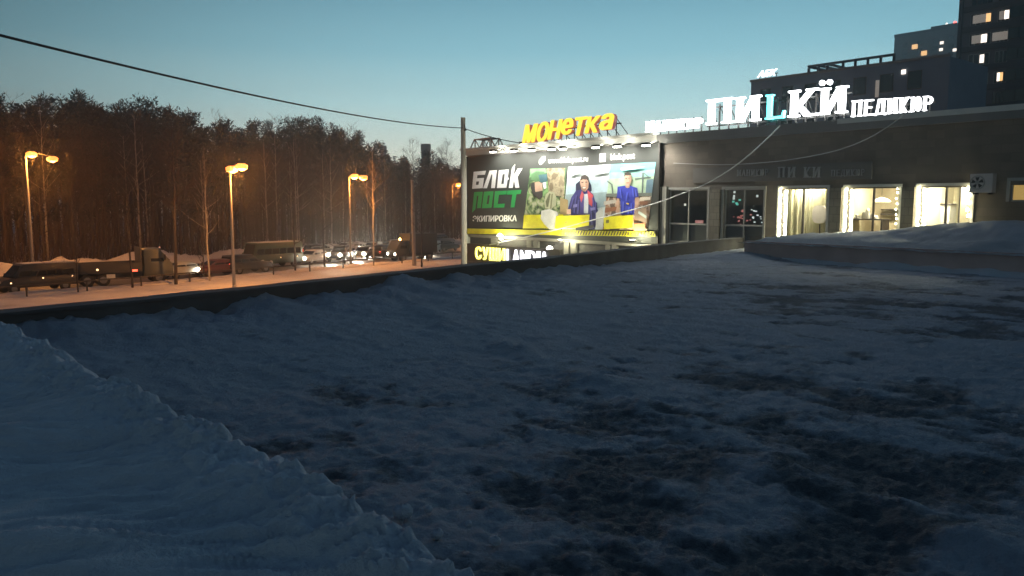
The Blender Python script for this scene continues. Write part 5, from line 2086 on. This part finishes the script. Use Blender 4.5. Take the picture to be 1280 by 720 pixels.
# slim street trees on the verge, one by one
for i, (u, v, top, kind, idx, lab) in enumerate((
        (98, 366, 250, 'bare', 3, 'slim dark street tree in front of the van and the flatbed lorry'),
        (166, 361, 215, 'bare', 0, 'slim dark street tree before the middle of the flatbed lorry'),
        (220, 356, 150, 'bare', 2, 'dark street tree before the lorry cab'),
        (262, 352, 190, 'birch', 0, 'pale trunked tree left of the nearest street lamp'),
        (256, 349, 240, 'bare', 3, 'short dark street tree before the dark red sedan'),
        (369, 341, 200, 'bare', 1, 'dark street tree at the right end of the green minibus'),
        (406, 335, 205, 'bare', 0, 'dark street tree in front of the pale sedan with headlights'),
        (467, 327, 190, 'birch', 1, 'pale trunked tree left of the far headlights'),
        (527, 335, 225, 'bare', 2, 'dark street tree right beside the plain concrete pole'),
        (431, 330, 240, 'bare', 3, 'short street tree left of the third lamp post'))):
    p = at_z(u, v)
    h = at_y(u, top, p.y).z
    plant(kind, p, h / HT[kind][idx], rd, label=lab, group='street trees on the verge', idx=idx)

# tall bare trees seen against the sky left of the billboard
for u, top, y in ((552, 186, 128), (560, 178, 135), (541, 190, 140), (517, 176, 150), (436, 160, 125), (352, 150, 118), (372, 152, 120)):
    p = at_z(u, 300)
    p = Vector((ray(u, 250).x / ray(u, 250).y * y, y, 0))
    h = at_y(u, top, y).z
    plant('bare', p, h / 13, rd, label='tall leafless tree rising thinly over the wood against the sky', group='tall bare trees over the wood', idx=0)
for i, l in protos.items():
    for o in l:
        if not used[id(o)]:
            for c in list(o.children):
                bpy.data.objects.remove(c)
            bpy.data.objects.remove(o)


def thicket():
    """tangle of saplings and twigs under the wood"""
    mb = MB()
    r = random.Random(9)
    n = 0
    while n < 6400:
        p = road(r.uniform(-90, 160), 22 + 26 * r.random() ** 1.5)
        if not in_view(p):
            continue
        n += 1
        h = r.uniform(1.2, 5.5) * (1 if r.random() < .8 else 1.5)
        a = r.uniform(0, 6.28)
        d = Vector((math.cos(a), math.sin(a), 0)) * r.uniform(.1, .5)
        w = r.uniform(.012, .03)
        pts = [p, p + d * h * .3 + Vector((0, 0, h * .55)), p + d * h * .7 + Vector((0, 0, h))]
        mb.tube(pts, [w, w * .7, .005], 3, cap=False)
        for j in range(3):
            q = pts[1].lerp(pts[2], r.random())
            a2 = r.uniform(0, 6.28)
            mb.tube([q, q + Vector((math.cos(a2), math.sin(a2), r.uniform(.2, 1.2))) * h * .22], [w * .5, .004], 3, cap=False)
    o = obj('undergrowth', mb, M['twig'])
    tag(o, 'tangle of bare saplings and twigs under the roadside wood', 'undergrowth', kind='stuff')


thicket()


def far_wood():
    """the depth of the wood, behind the trees one can tell apart"""
    tr_, lf = MB(), MB()
    r = random.Random(31)
    n = 0
    while n < 520:
        p = road(r.uniform(-100, 230), r.uniform(58, 125))
        if not in_view(p):
            continue
        n += 1
        u = 640 + FPX * p.x / p.y
        h = CZ + (252 - skyline(u) - r.uniform(0, 22)) / FPX * p.y
        h = max(7, h)
        tr_.tube([p, p + Vector((r.uniform(-.3, .3), 0, h * .95))], [.22, .04], 4, cap=False)
        b0 = r.uniform(.08, .4)
        for j in range(110):
            t = b0 + (1 - b0) * r.random() ** .9
            rr = h * .17 * (1 - ((t - b0) / (1 - b0)) ** 1.6 * .8) * math.sqrt(r.random())
            a = r.uniform(0, 6.28)
            c = p + Vector((math.cos(a) * rr, math.sin(a) * rr, h * t))
            ax = Vector((r.gauss(0, 1), r.gauss(0, 1), r.gauss(.3, .6))).normalized()
            sd = ax.cross(Vector((r.gauss(0, 1), r.gauss(0, 1), r.gauss(0, 1)))).normalized()
            l_, w_ = r.uniform(.5, 1.0), r.uniform(.10, .26)
            lf.poly([c - sd * w_, c + sd * w_, c + ax * l_ + sd * w_ * .4, c + ax * l_ - sd * w_ * .3])
    o = obj('far_wood', lf, M['needles'])
    tag(o, 'dark depth of the wood far behind the road', 'wood', kind='stuff')
    obj('trunks', tr_, M['pine_bark'], o)['kind'] = 'stuff'


far_wood()

# ------------------------------------------------------------------ far chimneys beyond the wood
for u, top, w, y, lab in ((480, 183, 2.6, 330, 'left far chimney, short and dark, above the wood'), (533, 181, 3.4, 300, 'right far chimney, thicker, above the wood left of the billboard')):
    x = ray(u, 250).x / ray(u, 250).y * y
    h = at_y(u, top, y).z
    root = empty('chimney_stack', (x, y, 0), 0, lab, 'chimney', 'far chimneys')
    obj('shaft', MB().lathe([(w * .66, -1), (w * .5, h * .9), (w * .48, h)], n=14), M['chim'], root)
    obj('rim', MB().lathe([(w * .56, h - 2.2), (w * .58, h - .2), (w * .5, h + .3)], n=14), M['chim'], root)

# ------------------------------------------------------------------ blocks behind the shops
def front_frame(u, y):
    d = ray(u, 70)
    return Vector((d.x / d.y * y, y, 0))


def solve_s(P, u):
    """distance along EF from P at which pixel column u is met"""
    d = ray(u, 70)
    k = d.x / d.y
    return (k * P.y - P.x) / (EF.x - k * EF.y)


def zat(P, s, v):
    q = P + EF * s
    return at_y(640, v, q.y).z


def off_block():
    P = front_frame(940, 88)
    root = empty('office_block', P, FRZ, 'grey office block with an open roof frame behind the roof letters', 'building')
    zt = zat(P, 0, 103)
    s1, s2, s3 = solve_s(P, 1008), solve_s(P, 1116), solve_s(P, 1188)
    wl_ = MB().box(0, s3, 0, 9, 0, zt)
    obj('wall', wl_, M['midwall'], root)
    zt2 = zat(P, s1, 82) - .5
    s15 = solve_s(P, 1034)
    obj('upper_storey', MB().box(s15, s3 - .4, .6, 8.4, zt + .002, zt2 - .4), M['midwall'], root)
    obj('coping', MB().box(-.1, s3, -.12, .3, zt + .001, zt + .25), M['fascia'], root)
    zf = zat(P, s1, 82)
    f = MB()
    zf = zt2 + .55
    for yy in (.3, 7):
        f.box(s1, s2, yy, yy + .25, zf - .22, zf)
        for x in (s1, solve_s(P, 1020), s15 - .25):
            f.box(x, x + .22, yy, yy + .22, zt + .26, zf - .281)
        for i in range(5):
            x = s15 + (s2 - .3 - s15) * (i + 1) / 5
            f.box(x, x + .2, yy + .31, yy + .5, zt2 - .39, zf - .10)
    for i in range(3):
        x = s1 + (s15 - .25 - s1) * i / 2
        f.box(x, x + .2, .551, 6.99, zf - .25, zf - .03)
    obj('roof_frame', f, M['tower_dark'], root)
    r = random.Random(4)
    for fl in range(5):
        z = zt - 2.6 - fl * 3.1
        for i in range(int(s3 / 2.6)):
            x = 1.2 + i * 2.6
            wf = obj('window', MB().box(x, x + 1.3, -.05, -.002, z, z + 1.7), M['frame_dark'], root)
            obj('pane', MB().box(x + .07, x + 1.23, -.07, -.051, z + .07, z + 1.63), M['dark_glass'], wf)
    for u, v, m, w_, h_ in ((1131, 90, 'lit_white', .4, .4), (1099, 111, 'lit_dim', .35, 1.6)):
        x = solve_s(P, u)
        z = zat(P, x, v)
        obj('lit_pane', MB().box(x - w_ / 2, x + w_ / 2, -.11, -.072, z - h_ / 2, z + h_ / 2), M[m], root)
    # letters on its roof
    sg = empty('roof_sign', P, FRZ, 'three small white lit slanted letters on the office block corner', 'sign')
    a, b = solve_s(P, 946), solve_s(P, 971)
    z0, z1 = zt + .45, zat(P, a, 89)
    mp = lambda p: (a + (b - a) * (.88 * p[0] + .12 * p[1]), z0 + (z1 - z0) * p[1])
    obj('lettering', text_on(MB(), 'АБК', 0, 0, 0, 0, .15, .15, bold=.015, mapf=mp), M['sign_soft'], sg)
    f = MB().box(a, b, .32, .38, z0 + .2, z0 + .28)
    for i in range(4):
        x = a + (b - a) * (i + .3) / 3.6
        f.box(x, x + .07, .32, .38, zt + .26, z0 + .199)
    obj('frame', f, M['dark_steel'], sg)


off_block()


def tower_near():
    P = front_frame(1197, 108)
    root = empty('apartment_tower', P, FRZ, 'tall dark apartment tower with lit windows at the right edge', 'building')
    H = 62
    Lx = 34
    s_b0, s_b1 = solve_s(P, 1204), solve_s(P, 1259)
    obj('wall', MB().box(0, Lx, 0, 16, 0, H), M['tower'], root)
    obj('pilaster', MB().box(0, s_b0 - .3, -.5, -.002, 0, H), M['tower_dark'], root)
    obj('side_wing', MB().box(s_b1 + .4, Lx, -1.2, -.002, 0, H), M['tower_dark'], root)
    fh = zat(P, s_b0, 23) - zat(P, s_b0, 48)
    zc = zat(P, solve_s(P, 1225), 24)                 # middle of a lit row
    lit = {(0, 'a'): [('lit_warm', 1233, .55), ('lit_dim', 1222, 1.6)], (0, 'b'): [('lit_white', 1257, .8), ('lit_dim', 1251, .9)],
           (1, 'a'): [('lit_white', 1229, .7), ('lit_dim', 1220, 1.2)], (1, 'b'): [('lit_dim', 1250, 2.0)],
           (2, 'a'): [('lit_white', 1228, .5)], (3, 'b'): [('lit_warm', 1253, .5), ('lit_white', 1250, .3)]}
    for fl in range(-7, 15):
        z = zc - fl * fh
        if z < 2 or z > H - 3:
            continue
        # balcony slab between floors
        obj('balcony_slab', MB().box(s_b0 - .2, s_b1 + .3, -.35, -.003, z - .5 * fh - .14, z - .5 * fh + .55), M['tower_dark'], root)
        for key, ua, ub in (('a', 1211, 1237), ('b', 1244, 1259)):
            a, b = solve_s(P, ua), solve_s(P, ub)
            fr_ = obj('window', MB().box(a, b, -.10, -.003, z - .72, z + .78), M['frame_pale'] if fl in (0, 1, 2, 3) else M['frame_dark'], root)
            k = 4 if key == 'a' else 3
            g = MB()
            for i in range(k):
                w = (b - a) / k
                g.box(a + w * i + .06, a + w * (i + 1) - .06, -.13, -.101, z - .66, z + .72)
            obj('pane', g, M['dark_glass'], fr_)
            for m, u, wd in lit.get((fl, key), ()):
                x = solve_s(P, u)
                obj('lit_pane', MB().box(x - wd / 2, x + wd / 2, -.16, -.131, z - .45, z + .60), M[m], fr_)
        for u in (1268, 1280, 1292):
            a = solve_s(P, u)
            fr_ = obj('window', MB().box(a - .5, a + .9, -1.28, -1.203, z - .7, z + .75), M['frame_dark'], root)
            obj('pane', MB().box(a - .44, a + .84, -1.31, -1.281, z - .64, z + .69), M['dark_glass'], fr_)


tower_near()


def tower_far():
    P = front_frame(1117, 300)
    root = empty('apartment_tower', P, FRZ, 'far stepped apartment tower with a red roof beacon left of the near one', 'building')
    z0 = zat(P, 0, 47)
    s1, s2, s3 = solve_s(P, 1160), solve_s(P, 1192), solve_s(P, 1230)
    obj('wall', MB().box(0, s3, 0, 20, 0, z0), M['tower'], root)
    a, b = solve_s(P, 1138), solve_s(P, 1150)
    obj('lift_house', MB().box(a, b, 2, 8, z0 + .002, zat(P, a, 39)), M['tower_dark'], root)
    obj('upper_storey', MB().box(s1, s2, 1, 12, z0 + .002, zat(P, s1, 33)), M['tower_dark'], root)
    obj('parapet', MB().box(0, s3, -.3, .3, z0 + .002, z0 + 1.0), M['tower_dark'], root)
    zz = zat(P, solve_s(P, 1187), 27)
    sb = solve_s(P, 1187)
    obj('beacon_mast', MB().box(sb - .9, sb + .9, 3, 5, zat(P, s1, 33) + .002, zz - .4), M['tower_dark'], root)
    obj('beacon', MB().lathe([(.5, 0), (.6, .4), (.3, .9)], (sb, 2.9, zz - .35), n=8), M['red_beacon'], root)
    sb = solve_s(P, 1178)
    obj('beacon', MB().lathe([(.4, 0), (.45, .3), (.2, .7)], (sb, 2, zat(P, s1, 33)), n=8), emit('pale roof lamp', (1, .9, .8), 2), root)
    lits = {(1143, 58.5): 'lit_warm', (1155, 66.5): 'lit_warm', (1176.5, 53.5): 'lit_white', (1176, 62): 'lit_white', (1175.5, 71): 'lit_white', (1175, 80): 'lit_white', (1193, 62.5): 'lit_white', (1192, 79.5): 'lit_white'}
    for i in range(5):
        for fl in range(11):
            x = 3 + i * (s3 - 4) / 5
            z = z0 - 4 - fl * 2.75
            f = obj('window', MB().box(x, x + 1.9, -.1, -.003, z, z + 1.5), M['frame_dark'], root)
            obj('pane', MB().box(x + .1, x + 1.8, -.14, -.101, z + .1, z + 1.4), M['dark_glass'], f)
    for (u, v), m in lits.items():
        x = solve_s(P, u)
        z = zat(P, x, v)
        w_ = 1.0 if m == 'lit_warm' else .6
        obj('lit_pane', MB().box(x - w_, x + w_, -.2, -.141, z - w_ * .8, z + w_ * .8), M[m], root)


tower_far()


# ------------------------------------------------------------------ haze added for the glow round the lamps and signs
def haze(density):
    mb = MB().box(-420, 420, -60, 640, -1.5, 95)
    m = bpy.data.materials.new('haze')
    m.use_nodes = True
    n, l = m.node_tree.nodes, m.node_tree.links
    n.clear()
    v = n.new('ShaderNodeVolumePrincipled')
    v.inputs['Color'].default_value = (.82, .86, .9, 1)
    v.inputs['Density'].default_value = density
    v.inputs['Anisotropy'].default_value = .80
    o_ = n.new('ShaderNodeOutputMaterial')
    l.new(v.outputs[0], o_.inputs['Volume'])
    o = obj('haze', mb, m)
    tag(o, 'thin haze added for the glow round lamps and signs', 'haze', kind='stuff')


haze(.0012)
